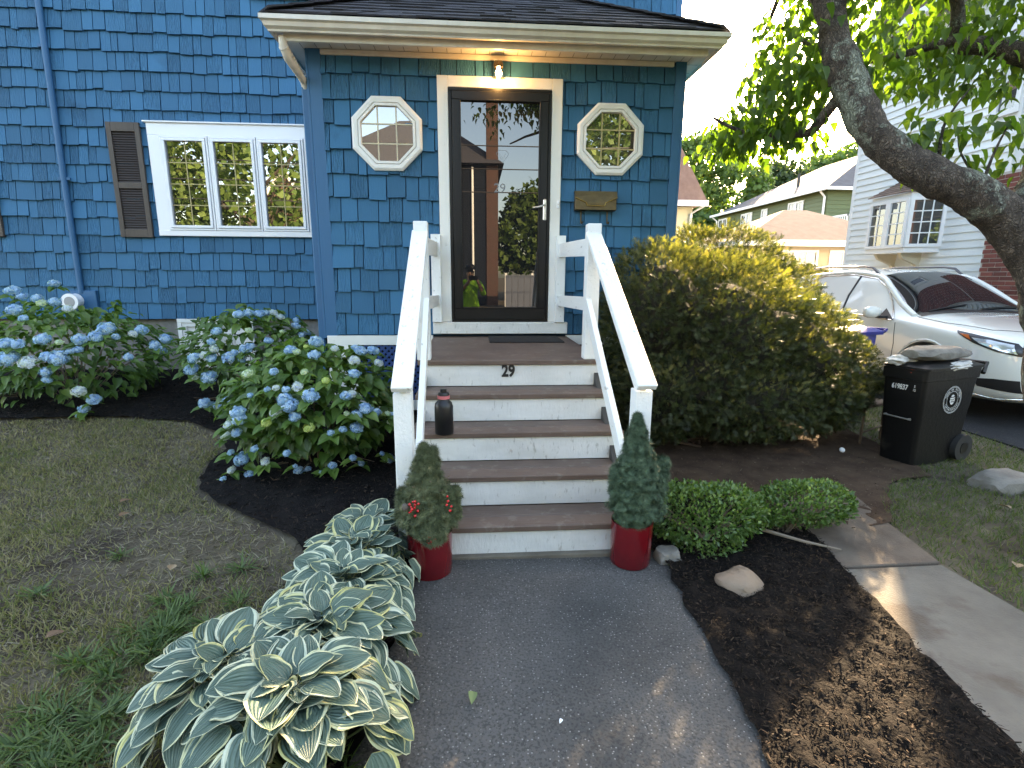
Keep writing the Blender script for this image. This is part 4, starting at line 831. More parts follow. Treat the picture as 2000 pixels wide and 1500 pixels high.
c = (.590, -2.605, .0); t = thing('potted_spruce', 'full green dwarf spruce in a red pot right of the steps, beside the boxwood', 'potted plant', c)
pot(t, c, .245, .112)
mb = MB(); mb.tube([(c[0], c[1], .2), (c[0], c[1], .6)], [.012, .005], 6)
for k in range(24): a = k * 2.4; mb.tube([(c[0], c[1], .22 + k * .012), (c[0] + .10 * cos(a), c[1] + .10 * sin(a), .28 + k * .012)], [.004, .002], 4)
mb.build('trunk', TWIG, t)
spruce_tufts('crown', [((.62, -2.60, .29), (.605, -2.60, .53), .118, .10), ((.605, -2.60, .50), (.59, -2.60, .83), .098, .012), ((.70, -2.58, .40), (.745, -2.58, .58), .06, .03), ((.52, -2.62, .38), (.49, -2.62, .55), .05, .03), ((.58, -2.64, .24), (.59, -2.62, .32), .06, .09)], SPR, t, 150, .021)
tag(scatter('pot_weed', HT, HF, HU, np.array([[.51, -2.66, .25], [.52, -2.67, .26], [.50, -2.65, .255], [.53, -2.68, .25]]), rdir(4, .1), rdir(4, .5), [.05, .045, .05, .04], WD), 'tiny broad-leaved weed sprouting at the rim of the right pot', 'weed')
# ------------------------------------------------------------------ clipped boxwood and yew hedges
BXL = mat('boxwood_leaf', (.07, .13, .035), .35, attr=[(.026, .058, .016), (.05, .105, .025), (.09, .165, .04), (.16, .24, .07)], transl=.25, spec=.5)
bt, bf, bu = leaf_template(2, 4, .6, .15, .1)
def blobs(n, ells, seed, amp=.12, freq=3., lo=.82, inner=.15):
    """points on the surface of a union of ellipsoids, with normals"""
    vol = np.array([(e[3] * e[4] * e[5]) ** (2 / 3) for e in ells]); cnt = (n * vol / vol.sum()).astype(int); PP = []; DD = []
    for k, e in enumerate(ells):
        c = np.array(e[:3]); r = np.array(e[3:6]); d = rdir(cnt[k]); nz = np.array([noise.noise(Vector(q * freq) + Vector((seed + k * 7, 0, 0))) + .5 * noise.noise(Vector(q * freq * 2.6) + Vector((seed, k, 4))) for q in d])
        rad = np.where(rng.random(cnt[k]) < inner, rng.uniform(.6, .95, cnt[k]), rng.uniform(lo, 1.03, cnt[k])) * (1 + amp * nz)
        # squarer shoulders than a plain ellipsoid
        f = 1 / (np.abs(d) ** 2.6).sum(1) ** (1 / 2.6)
        p = c + d * r * (rad * (.55 + .45 * f))[:, None]; keep = np.ones(len(p), bool)
        for j, g in enumerate(ells):
            if j != k: keep &= (((p - np.array(g[:3])) / np.array(g[3:6])) ** 2).sum(1) > .80
        PP.append(p[keep]); DD.append(norm(d / r)[keep])
    return np.concatenate(PP), np.concatenate(DD)
def boxwood(label, ells, n, base, seed):
    t = thing('boxwood', label, 'shrub', base, 'clipped boxwoods beside the walkway')
    p, d = blobs(n, ells, seed, .10, 3, .80, .3); M = len(p); dr_ = norm(d + rdir(M) * .8 + np.array([0, 0, .3])); nn = d + rdir(M) * .6 + np.array([0, 0, .4])
    ln = rng.uniform(.018, .032, M); scatter('foliage', bt, bf, bu, p, dr_, nn, ln, BXL, t, np.clip(rng.normal(.5, .2, M) + .15 * d[:, 2], 0, 1))
    mb = MB()
    for k in range(22):
        e = ells[k % len(ells)]; a = random.uniform(0, 6.28); mb.tube([(base[0] + random.gauss(0, .03), base[1] + random.gauss(0, .02), 0), (e[0] + e[3] * .6 * cos(a), e[1] + e[4] * .6 * sin(a), e[2] + random.uniform(-.05, .1))], [.007, .003], 5)
    mb.build('branches', TWIG, t)
boxwood('left clipped boxwood with a rounded bottom, behind the tan stone', [(1.05, -2.40, .17, .34, .25, .155), (.86, -2.38, .19, .19, .18, .12), (1.08, -2.50, .05, .19, .14, .12), (1.27, -2.36, .18, .19, .2, .12)], 9500, (1.10, -2.42, 0), 3)
boxwood('smaller right clipped boxwood leaning over the concrete path', [(1.76, -2.32, .18, .26, .20, .11), (1.50, -2.34, .15, .12, .14, .075), (1.92, -2.28, .185, .15, .16, .09)], 5500, (1.62, -2.35, 0), 8)
mb = MB(); mb.tube([(1.45, -2.42, .06), (1.62, -2.55, .05), (1.80, -2.62, .03)], [.012, .009, .005], 6); tag(mb.build('branch', mat('bare_branch', (.20, .16, .12), .8)), 'bare bent twig on the mulch under the right boxwood', 'branch')
YT = []; YF = []
for k in range(5):
    v = .1 + .8 * k / 5
    for sgn in (-1, 1):
        b0 = len(YT); YT += [(0, v - .05, 0), (0, v + .06, 0), (sgn * .34, v + .22, .05 * (k % 2))]; YF.append((b0, b0 + 1, b0 + 2))
b0 = len(YT); YT += [(-.05, .8, 0), (.05, .8, 0), (0, 1.15, 0)]; YF.append((b0, b0 + 1, b0 + 2)); YT = np.array(YT)
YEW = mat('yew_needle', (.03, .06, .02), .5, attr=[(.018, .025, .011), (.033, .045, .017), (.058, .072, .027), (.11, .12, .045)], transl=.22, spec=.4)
YEW_SUN = mat('yew_sunlit_tint', (.10, .13, .04), .5, attr=[(.065, .070, .026), (.12, .12, .04), (.19, .175, .065), (.26, .21, .11)], transl=.34, spec=.4)  # golden sunlight on the hedge top put into the needle colour
def yew(label, ells, n, base, seed, low=.10):
    t = thing('yew_hedge', label, 'hedge', base, 'yew hedges beside the porch')
    p, d = blobs(n, ells, seed, .13, 3.5, .86, .18); ok = p[:, 2] > low + .12 * np.array([noise.noise(Vector((a * 4, b * 4, 1))) for a, b in p[:, :2]]); p = p[ok]; d = d[ok]
    M = len(p); top = (d[:, 2] > .42) & (rng.random(M) < .60) | (rng.random(M) < .04)  # mostly upward-facing sprigs take the painted sunlit colour
    for msk, m_, nm in ((~top, YEW, 'foliage'), (top, YEW_SUN, 'sunlit_sprigs')):
        q = p[msk]; dd = d[msk]; K = len(q); y = norm(dd * .9 + rdir(K) * .8 + np.array([0, 0, .25])); s3 = rng.uniform(.045, .085, K) * (.8 if nm == 'sunlit_sprigs' else 1)
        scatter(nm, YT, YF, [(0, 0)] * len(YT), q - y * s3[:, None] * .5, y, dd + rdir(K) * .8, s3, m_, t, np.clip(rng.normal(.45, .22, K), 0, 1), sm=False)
    mb = MB()
    for k in range(60):
        e = ells[k % len(ells)]; a = random.uniform(0, 6.28); q = random.uniform(.3, .9); E_ = Vector((e[0] + e[3] * q * cos(a), e[1] + e[4] * q * sin(a), e[2] + e[5] * random.uniform(-.6, .5))); b_ = Vector((base[0] + random.gauss(0, .18), base[1] + random.gauss(0, .12), 0))
        mb.tube([b_, b_.lerp(E_, .45) + Vector((random.gauss(0, .06), random.gauss(0, .06), -.04)), E_], [.016, .010, .004], 5)
    mb.build('branches', mat('yew_branch', (.07, .04, .028), .85), t)
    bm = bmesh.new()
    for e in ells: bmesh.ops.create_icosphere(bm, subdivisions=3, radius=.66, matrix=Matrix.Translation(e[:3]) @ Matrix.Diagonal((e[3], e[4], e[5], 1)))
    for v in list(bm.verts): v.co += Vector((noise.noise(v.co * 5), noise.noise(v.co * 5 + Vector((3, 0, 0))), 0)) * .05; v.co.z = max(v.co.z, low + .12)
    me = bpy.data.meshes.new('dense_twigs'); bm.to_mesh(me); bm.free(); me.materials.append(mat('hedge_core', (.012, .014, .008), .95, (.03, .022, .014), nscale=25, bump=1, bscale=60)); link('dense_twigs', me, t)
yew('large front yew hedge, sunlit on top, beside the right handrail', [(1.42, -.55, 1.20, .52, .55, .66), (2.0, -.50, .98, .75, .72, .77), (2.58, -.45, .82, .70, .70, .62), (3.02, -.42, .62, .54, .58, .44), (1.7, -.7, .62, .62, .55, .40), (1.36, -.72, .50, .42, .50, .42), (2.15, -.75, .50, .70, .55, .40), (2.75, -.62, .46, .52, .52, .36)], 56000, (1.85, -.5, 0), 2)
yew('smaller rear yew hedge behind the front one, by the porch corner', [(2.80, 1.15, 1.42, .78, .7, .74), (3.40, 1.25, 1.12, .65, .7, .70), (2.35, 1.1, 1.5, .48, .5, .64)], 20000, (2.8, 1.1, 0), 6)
def curve(pts, rs, sub=5, wob=.0, seed=0):
    P_ = [Vector(p) for p in pts]; o = []; R2 = []
    for i in range(len(P_) - 1):
        p0 = P_[max(i - 1, 0)]; p1 = P_[i]; p2 = P_[i + 1]; p3 = P_[min(i + 2, len(P_) - 1)]
        for k in range(sub):
            t = k / sub; o.append(.5 * ((2 * p1) + (-p0 + p2) * t + (2 * p0 - 5 * p1 + 4 * p2 - p3) * t * t + (-p0 + 3 * p1 - 3 * p2 + p3) * t ** 3)); R2.append(rs[i] + (rs[i + 1] - rs[i]) * t)
    o.append(P_[-1]); R2.append(rs[-1])
    if wob:
        o = [p + Vector((noise.noise(p * 3 + Vector((seed, 0, 0))), noise.noise(p * 3 + Vector((seed, 5, 0))), noise.noise(p * 3 + Vector((seed, 0, 5))))) * wob for p in o]
    return o, R2
# ------------------------------------------------------------------ trash bin (own space: x along the long side, y across, z up)
BINM = mat('black_bin_plastic', (.0035, .0035, .0038), .45, spec=.35, bump=.25, bscale=35, dirt=((.05, .045, .035), 3, .60, .45))
def rrect(cx, cy, hx, hy, r, z, n=4):
    o = []
    for qx, qy, a0 in ((1, 1, 0), (-1, 1, 90), (-1, -1, 180), (1, -1, 270)):
        for k in range(n + 1):
            a = radians(a0 + 90 * k / n); o.append((cx + qx * (hx - r) + r * cos(a), cy + qy * (hy - r) + r * sin(a), z))
    return o
def loft(rings, caps=True):
    mb = MB(); n = len(rings[0]); vs = [p for r in rings for p in r]; fs = [(i * n + k, i * n + (k + 1) % n, (i + 1) * n + (k + 1) % n, (i + 1) * n + k) for i in range(len(rings) - 1) for k in range(n)]
    if caps: fs += [tuple(range(n))[::-1], tuple((len(rings) - 1) * n + k for k in range(n))]
    return mb.add(vs, fs)
LB, WB, HB = .64, .31, .83
bt_ = thing('trash_bin', 'black wheeled trash bin with a round white seal on its side', 'bin', (3.335, -1.36, 0), rotz=radians(17))
def bc(z): k = .92 + .16 * z / HB; return k
rings = []
for z in (.0, .02, .45, .47, .72, .725, .805, .81): 
    k = bc(z) * (1.0 if z < .46 else 1.015) * (1.05 if z > .722 else 1); rings.append(rrect(LB / 2, WB / 2, LB / 2 * k, WB / 2 * k, .035, z))
loft(rings).build('body', BINM, bt_, sm=35, local=True)
rings = [rrect(LB / 2 + .02, WB / 2, LB / 2 * 1.18, WB / 2 * 1.17, .04, .812), rrect(LB / 2 + .02, WB / 2, LB / 2 * 1.18, WB / 2 * 1.17, .04, .83), rrect(LB / 2, WB / 2, LB / 2 * .95, WB / 2 * .9, .05, .86)]
lidb = loft(rings).build('lid', BINM, bt_, sm=35, local=True)
mb = MB(); mb.tube([(LB * 1.08, -.02, .76), (LB * 1.20, .0, .835), (LB * 1.20, WB, .835), (LB * 1.08, WB + .02, .76)], .018, 8); mb.box(LB * 1.0, LB * 1.14, .02, WB - .02, .74, .78); mb.build('handle', BINM, bt_, local=True, sm=40)
for yy in (-.035, WB - .02):
    mb = MB(); mb.tube([(LB * .93, yy, .115), (LB * .93, yy + .05, .115)], .115, 28); wh = mb.build('wheel', mat('wheel_black', (.012, .012, .012), .7), bt_, sm=40, local=True)
    mb = MB(); mb.tube([(LB * .93, yy - .006, .115), (LB * .93, yy, .115)], .05, 16); mb.build('hub', BINM, wh, local=True, sm=40)
mb = MB(); mb.tube([(-.028, .05, .40), (-.030, .26, .40)], .007, 8); mb.tube([(-.004, .07, .40), (-.028, .07, .40)], .010, 8); mb.tube([(-.004, .26, .40), (-.028, .26, .40)], .010, 8)
mb.build('front_bar', mat('scuffed_metal', (.22, .22, .21), .5, metal=.6), bt_, sm=40, local=True)
PRN = mat('printed_white', (.62, .62, .60), .7)
def plane_xf(o, xd, zd): 
    x = Vector(xd).normalized(); y = Vector(zd).normalized(); n = x.cross(y); M0 = Matrix.Identity(4)
    for i in range(3): M0[i][0] = x[i]; M0[i][1] = y[i]; M0[i][2] = n[i]
    M0.translation = o; return M0
me = text_mesh('619837', .052, .001, PRN, .001); me.transform(plane_xf(Vector((-.0265, .175, .655)), (0, -1, 0), (.0, 0, 1)) @ Matrix.Diagonal((.8, 1.15, 1, 1))); link('bin_number', me, bt_, local=True)
me = text_mesh('5\n15', .030, .001, PRN); me.transform(plane_xf(Vector((-.0265, .062, .66)), (0, -1, 0), (.0, 0, 1)) @ Matrix.Diagonal((.8, 1, 1, 1))); link('bin_number', me, bt_, local=True)
# the seal: rings, lettering round the rim, shield in the middle
yS = -.0185; SC = Vector((.345, yS, .555)); mb = MB(); RS = .112
def ringm(r0, r1, n=56):
    vs = []; 
    for k in range(n):
        a = 2 * pi * k / n
        for r in (r0, r1): vs.append((SC.x + r * cos(a), yS, SC.z + r * sin(a)))
    mb.add(vs, [(2 * k, 2 * k + 1, (2 * k + 3) % (2 * n), (2 * k + 2) % (2 * n)) for k in range(n)])
ringm(RS, RS + .003); ringm(RS - .008, RS - .005); ringm(.070, .073)
mb.add([(SC.x + x, yS, SC.z + z) for x, z in ((-.030, .018), (-.030, -.014), (-.018, -.034), (0, -.042), (.018, -.034), (.030, -.014), (.030, .018))], [tuple(range(7))])
mb.add([(SC.x + x, yS, SC.z + z) for x, z in ((-.022, .030), (-.010, .042), (.010, .042), (.022, .030), (.0, .024))], [tuple(range(5))])
seal = mb.build('seal', PRN, bt_, local=True)
mb = MB(); mb.tube([(SC.x - .026, yS - .001, SC.z + .006), (SC.x - .008, yS - .001, SC.z + .0), (SC.x + .010, yS - .001, SC.z + .003), (SC.x + .026, yS - .001, SC.z + .010)], .003, 4)
for xx in (-.016, -.004, .008, .018): mb.box(SC.x + xx - .0015, SC.x + xx + .0015, yS - .002, yS - .0005, SC.z - .022, SC.z - .008)
mb.build('seal_emblem', BINM, seal, local=True)
def arc(txt, r, a0, a1, up=1, size=.024):
    n = len(txt)
    for i, ch in enumerate(txt):
        if ch == ' ': continue
        a = radians(a0 + (a1 - a0) * i / (n - 1)); me = text_mesh(ch, size, .001, PRN); dr_ = Vector((cos(a), 0, sin(a)))
        me.transform(plane_xf(Vector((SC.x, yS - .0006, SC.z)) + dr_ * r, dr_.cross(Vector((0, 1, 0))) * (-1) * (-up) if False else (Vector((sin(a), 0, -cos(a))) * up), dr_ * up)); out.append(me)
out = []; arc('TOWN OF MILTON', .088, 165, 15); arc('INCORPORATED', .088, 205, 335, -1, .022)
bm = bmesh.new()
for me in out: bm.from_mesh(me)
me = bpy.data.meshes.new('seal_lettering'); bm.to_mesh(me); bm.free(); me.materials.append(PRN); link('seal_lettering', me, seal, local=True)
# things on the bin
Mb = Matrix.Translation((3.335, -1.36, 0)) @ Matrix.Rotation(radians(17), 4, 'Z')
c = Mb @ Vector((.33, .15, .925)); rock('stone', 'long flat grey stone weighing down the lid of the black trash bin', tuple(c), (.36, .16, .062), RG, 13, radians(14), 4, .16, flat=.86)
PAP = mat('crumpled_paper', (.60, .58, .54), .7, (.45, .44, .42), nscale=12, bump=1, bscale=30)
def rag(name, label, c, s, m, seed, rz):
    bm = bmesh.new(); bmesh.ops.create_icosphere(bm, subdivisions=4, radius=1)
    for v in bm.verts:
        v.co *= 1 + .35 * noise.noise(v.co * 2.5 + Vector((seed, 0, 0))); v.co = Matrix.Rotation(rz, 3, 'Z') @ Vector((v.co.x * s[0], v.co.y * s[1], v.co.z * s[2]))
    bm.transform(Matrix.Translation(c)); me = bpy.data.meshes.new(name); bm.to_mesh(me); bm.free(); me.materials.append(m); smooth(me, 30); return tag(link(name, me), label, 'litter')
rag('paper', 'crumpled white paper under the left end of the stone on the trash bin', tuple(Mb @ Vector((.06, .24, .865))), (.14, .08, .045), PAP, 1, .3)
rag('plastic_bag', 'grey white plastic bag bulging over the near rim of the trash bin', tuple(Mb @ Vector((.44, .02, .830))), (.23, .06, .035), PAP, 4, .42)
rag('cloth', 'small red orange scrap sticking out of the corner of the trash bin', tuple(Mb @ Vector((-.015, .10, .795))), (.03, .035, .022), mat('orange_scrap', (.55, .07, .02), .6), 7, .4)
# blue recycling bin behind the hedge
bb = thing('recycling_bin', 'blue recycling bin mostly hidden behind the yew hedge, in front of the car', 'bin', (3.86, .22, .04), rotz=.3)
BL_ = mat('blue_bin_plastic', (.020, .025, .22), .4)
loft([rrect(0, 0, .19 * k, .17 * k, .04, z) for z, k in ((0, .8), (.86, 1.0), (.90, 1.0))]).build('body', BL_, bb, sm=35, local=True)
loft([rrect(.02, 0, .24, .20, .05, .90), rrect(.02, 0, .245, .205, .05, .935), rrect(.02, 0, .16, .14, .05, .97)]).build('lid', BL_, bb, sm=35, local=True)
MB().tube([(.26, -.18, .93), (.30, -.18, .95), (.30, .18, .95), (.26, .18, .93)], .016, 8).build('handle', BL_, bb, local=True)
# weathered wooden frame leaning behind the bin
wf_ = thing('wooden_frame', 'weathered low wooden stand with thin legs between the hedge and the trash bin', 'frame', (3.42, -.55, 0), rotz=.45)
WO = mat('weathered_wood', (.14, .085, .05), .85, (.22, .16, .11), nscale=9, stretch=(.2, 1, 1), bump=.4)
for x, y in ((-.17, -.16), (.20, -.16), (-.17, .16), (.20, .16)): MB().tube([(x, y, 0), (x * .95, y, .36)], .011, 6).build('leg', WO, wf_, local=True)
MB().box(-.22, .24, -.20, .20, .36, .385).build('top', WO, wf_, local=True, bev=.004)
mb = MB(); mb.tube([(-.18, -.16, .12), (.22, -.16, .14)], .009, 6); mb.tube([(-.18, .16, .20), (.22, .16, .20)], .009, 6); mb.tube([(-.17, -.16, .22), (.2, .16, .10)], .008, 6); mb.build('stretcher', WO, wf_, local=True)
# ------------------------------------------------------------------ SUV: stations from the nose (s) to the tail; lateral half-widths
def carpaint():
    m = mat('pearl_white_paint', (.74, .74, .68), .22, spec=.5, coat=1.0); m.node_tree.nodes['Principled BSDF'].inputs['Coat Roughness'].default_value = .03; return m
CP = carpaint(); CG = glass_mat('car_glass', (.010, .012, .014), ior=1.62, spec=1.); CB = mat('car_black_plastic', (.012, .012, .013), .5); CH = mat('chrome', (.75, .75, .75), .08, metal=1.)
ST = [  # s, then (lateral,z) x 8: bottom, sill, lower, mid, shoulder, rail/upper edge, inner top, centre
 (-.00, [(.30, .30), (.50, .34), (.58, .48), (.60, .62), (.58, .76), (.45, .88), (.25, .90), (0, .91)]),
 (.06, [(.45, .22), (.68, .28), (.74, .45), (.76, .62), (.74, .80), (.60, .915), (.35, .94), (0, .95)]),
 (.28, [(.62, .20), (.84, .25), (.89, .45), (.905, .64), (.88, .86), (.72, .965), (.42, .99), (0, 1.0)]),
 (.70, [(.72, .20), (.90, .24), (.945, .45), (.955, .68), (.925, .92), (.80, 1.005), (.48, 1.045), (0, 1.055)]),
 (1.10, [(.76, .20), (.92, .24), (.950, .45), (.957, .70), (.925, .955), (.82, 1.035), (.52, 1.085), (0, 1.095)]),
 (1.34, [(.78, .20), (.92, .24), (.945, .45), (.955, .72), (.925, .980), (.81, 1.055), (.56, 1.100), (0, 1.115)]),
 (1.62, [(.78, .20), (.92, .24), (.940, .45), (.955, .74), (.920, 1.000), (.765, 1.190), (.50, 1.285), (0, 1.310)]),
 (1.95, [(.78, .20), (.92, .24), (.940, .45), (.955, .75), (.920, 1.015), (.690, 1.395), (.46, 1.470), (0, 1.500)]),
 (2.22, [(.78, .20), (.92, .24), (.940, .45), (.955, .76), (.920, 1.030), (.625, 1.525), (.45, 1.585), (0, 1.610)]),
 (2.75, [(.78, .20), (.92, .24), (.940, .45), (.955, .77), (.920, 1.050), (.610, 1.585), (.44, 1.645), (0, 1.665)]),
 (3.40, [(.78, .20), (.92, .24), (.945, .45), (.960, .78), (.930, 1.080), (.605, 1.565), (.43, 1.630), (0, 1.650)]),
 (3.95, [(.78, .22), (.92, .26), (.945, .47), (.960, .80), (.935, 1.110), (.600, 1.515), (.42, 1.585), (0, 1.605)]),
 (4.40, [(.74, .26), (.88, .30), (.925, .50), (.940, .82), (.900, 1.120), (.600, 1.420), (.41, 1.500), (0, 1.530)]),
 (4.78, [(.60, .32), (.76, .36), (.84, .52), (.86, .82), (.82, 1.08), (.58, 1.20), (.36, 1.26), (0, 1.28)]),
 (4.87, [(.45, .40), (.60, .44), (.68, .56), (.70, .80), (.66, .98), (.46, 1.06), (.28, 1.08), (0, 1.09)])]
car = thing('parked_car', 'pearl white crossover car with roof rails parked in the driveway beside the pale house', 'car', (5.93, -.48, .03), rotz=radians(-1.6))
V = []; NS = len(ST)
for s, pr in ST:
    full = [(-l, z) for l, z in pr] + [(l, z) for l, z in pr[-2::-1]]   # 15 points, left to right over the top
    V += [(l, s, z) for l, z in full]
K = 15; Fc = []; Mi = []
for i in range(NS - 1):
    for k in range(K - 1):
        Fc.append((i * K + k, (i + 1) * K + k, (i + 1) * K + k + 1, i * K + k + 1)); kk = min(k, K - 2 - k)
        g = 0
        if kk == 4 and 5 <= i <= 10: g = 2      # side glass band shoulder-rail
        if kk in (5, 6) and 5 <= i <= 7: g = 1   # windscreen
        if kk in (5, 6) and i in (11, 12): g = 1
        Mi.append(g)
    Fc.append((i * K, i * K + K - 1, (i + 1) * K + K - 1, (i + 1) * K)); Mi.append(0)
Fc.append(tuple(range(K))); Mi.append(0); Fc.append(tuple((NS - 1) * K + k for k in range(K))[::-1]); Mi.append(0)
me = bpy.data.meshes.new('car_src'); me.from_pydata(V, [], Fc); me.update()
for m_ in (CP, CG, CG, CB): me.materials.append(m_)
for p, g in zip(me.polygons, Mi): p.material_index = g
o = bpy.data.objects.new('car_src', me); COL.objects.link(o)
bm = bmesh.new(); bm.from_mesh(me); bmesh.ops.recalc_face_normals(bm, faces=bm.faces)
cl = bm.edges.layers.float.get('crease_edge') or bm.edges.layers.float.new('crease_edge')
for e in bm.edges:
    ms_ = {f.material_index for f in e.link_faces}
    if len(ms_) == 2: e[cl] = .55
    ks = {v.index % K for v in e.verts}
    if ks <= {4} or ks <= {10}: e[cl] = max(e[cl], .35)
bm.to_mesh(me); bm.free()
sb = o.modifiers.new('s', 'SUBSURF'); sb.levels = 3; sb.render_levels = 3
for k, (sx, sy) in enumerate(((-1, .95), (1, .95), (-1, 3.78), (1, 3.78))):
    cyl = MB().tube([(sx * .60, sy, .37), (sx * 1.2, sy, .37)], .415, 40).mesh('c', None); co = bpy.data.objects.new('c%d' % k, cyl); COL.objects.link(co)
    b_ = o.modifiers.new('b', 'BOOLEAN'); b_.object = co; b_.operation = 'DIFFERENCE'; b_.solver = 'EXACT'; b_.material_mode = 'TRANSFER' if hasattr(b_, 'material_mode') else None; cyl.materials.append(CB)
bpy.context.view_layer.update(); dg = bpy.context.evaluated_depsgraph_get(); src = bpy.data.meshes.new_from_object(o.evaluated_get(dg))
for q in [x for x in bpy.data.objects if x.name in ('car_src', 'c0', 'c1', 'c2', 'c3')]: bpy.data.objects.remove(q)
def sub_mesh(src, idx, name, m):
    bm = bmesh.new(); bm.from_mesh(src); bmesh.ops.delete(bm, geom=[f for f in bm.faces if f.material_index not in idx], context='FACES'); me = bpy.data.meshes.new(name); bm.to_mesh(me); bm.free()
    mats_ = [s.name for s in src.materials]
    me.materials.clear()
    for x in (m if isinstance(m, list) else [m]): me.materials.append(x)
    if not isinstance(m, list):
        for p in me.polygons: p.material_index = 0
    smooth(me, 32); return me
bvh = BVHTree.FromPolygons([v.co.copy() for v in src.vertices], [tuple(p.vertices) for p in src.polygons])
names_ = [m_.name if m_ else '' for m_ in src.materials]
body = sub_mesh(src, [i for i in range(len(names_)) if names_[i] != 'car_glass'] , 'body', [bpy.data.materials[n_] if n_ else CP for n_ in names_]); bodyo = link('body', body, car, local=True)
for nm_, tst in (('windscreen', lambda c, n: abs(n.x) <= .62 and c.y < 3), ('rear_window', lambda c, n: abs(n.x) <= .62 and c.y >= 3), ('side_window', lambda c, n: n.x > .62), ('side_window', lambda c, n: n.x < -.62)):
    bm = bmesh.new(); bm.from_mesh(src); ig = [i for i in range(len(names_)) if names_[i] == 'car_glass']
    bmesh.ops.delete(bm, geom=[f for f in bm.faces if f.material_index not in ig or not tst(f.calc_center_median(), f.normal)], context='FACES'); me = bpy.data.meshes.new(nm_); bm.to_mesh(me); bm.free(); me.materials.clear(); me.materials.append(CG)
    for p in me.polygons: p.material_index = 0
    smooth(me, 32); link(nm_, me, car, local=True)
for sg in (-1, 1):
    pp_ = [Vector((sg * (dict((q[0], q[1]) for q in ST)[s_][5][0] - .012), s_, dict((q[0], q[1]) for q in ST)[s_][5][1] - .008)) for s_ in (1.34, 1.62, 1.95, 2.22, 2.75, 3.40, 3.95, 4.40)]
    pc_, rc_ = curve(pp_, [.038, .040, .042, .040, .036, .036, .04, .05], 5); MB().tube(pc_, rc_, 10).build('window_pillar', CP, car, sm=70, local=True)
def patch(name, outl, m, axis='x', sgn=-1, off=.004, res=.03, parent=car):
    """surface patch: outline in (s,z) for the side or (lateral,z)/(lateral,s) views, laid onto the body"""
    b = [Vector(p) for p in resample(outl, res)]; n = len(b); P_ = list(b); xs_ = [p.x for p in b]; ys_ = [p.y for p in b]; y = min(ys_) + res / 2
    while y < max(ys_):
        x = min(xs_) + res / 2
        while x < max(xs_):
            if inside([(p.x, p.y) for p in b], x, y): P_.append(Vector((x, y)))
            x += res
        y += res
    vo, eo, fo, _, _, _ = geometry.delaunay_2d_cdt(P_, [(i, (i + 1) % n) for i in range(n)], [], 1, 1e-5); V = []; ok = []
    for v in vo:
        if axis == 'x': o_ = Vector((sgn * 2, v.x, v.y)); d_ = Vector((-sgn, 0, 0))
        elif axis == 'y': o_ = Vector((v.x, -2, v.y)); d_ = Vector((0, 1, 0))
        elif axis == 'd': o_ = Vector((sgn * 1.6, -1.3 + v.x, v.y)); d_ = Vector((-sgn * .75, .66, 0)).normalized()
        else: o_ = Vector((v.x, v.y, 3)); d_ = Vector((0, 0, -1))
        h_ = bvh.ray_cast(o_, d_); ok.append(h_[0] is not None); V.append(tuple(h_[0] + (h_[1] if h_[1].dot(d_) < 0 else -h_[1]) * off) if h_[0] is not None else (0, 0, 0))
    fo = [tuple(f) for f in fo if all(ok[i] for i in f)]
    me = bpy.data.meshes.new(name); me.from_pydata(V, [], fo); me.update(); me.materials.append(m); smooth(me); return link(name, me, parent, local=True)
def strip(name, pts, wd, m, axis='x', sgn=-1, off=.004, parent=car, r=None):
    V = []
    for i in range(len(pts) - 1):
        for k in range(6):
            t = k / 6; V.append((pts[i][0] + (pts[i + 1][0] - pts[i][0]) * t, pts[i][1] + (pts[i + 1][1] - pts[i][1]) * t))
    V.append(pts[-1]); q = []
    for a, b in V:
        if axis == 'x': o_ = Vector((sgn * 2, a, b)); d_ = Vector((-sgn, 0, 0))
        elif axis == 'y': o_ = Vector((a, -2, b)); d_ = Vector((0, 1, 0))
        elif axis == 'd': o_ = Vector((sgn * 1.6, -1.3 + a, b)); d_ = Vector((-sgn * .75, .66, 0)).normalized()
        else: o_ = Vector((a, b, 3)); d_ = Vector((0, 0, -1))
        h_ = bvh.ray_cast(o_, d_)
        if h_[0] is not None: q.append(h_[0] + d_ * -off)
    return MB().tube(q, wd, 6).build(name, m, parent, sm=60, local=True)
LENS = mat('headlight_lens', (.55, .57, .60), .06, spec=1., coat=1, metal=.45)
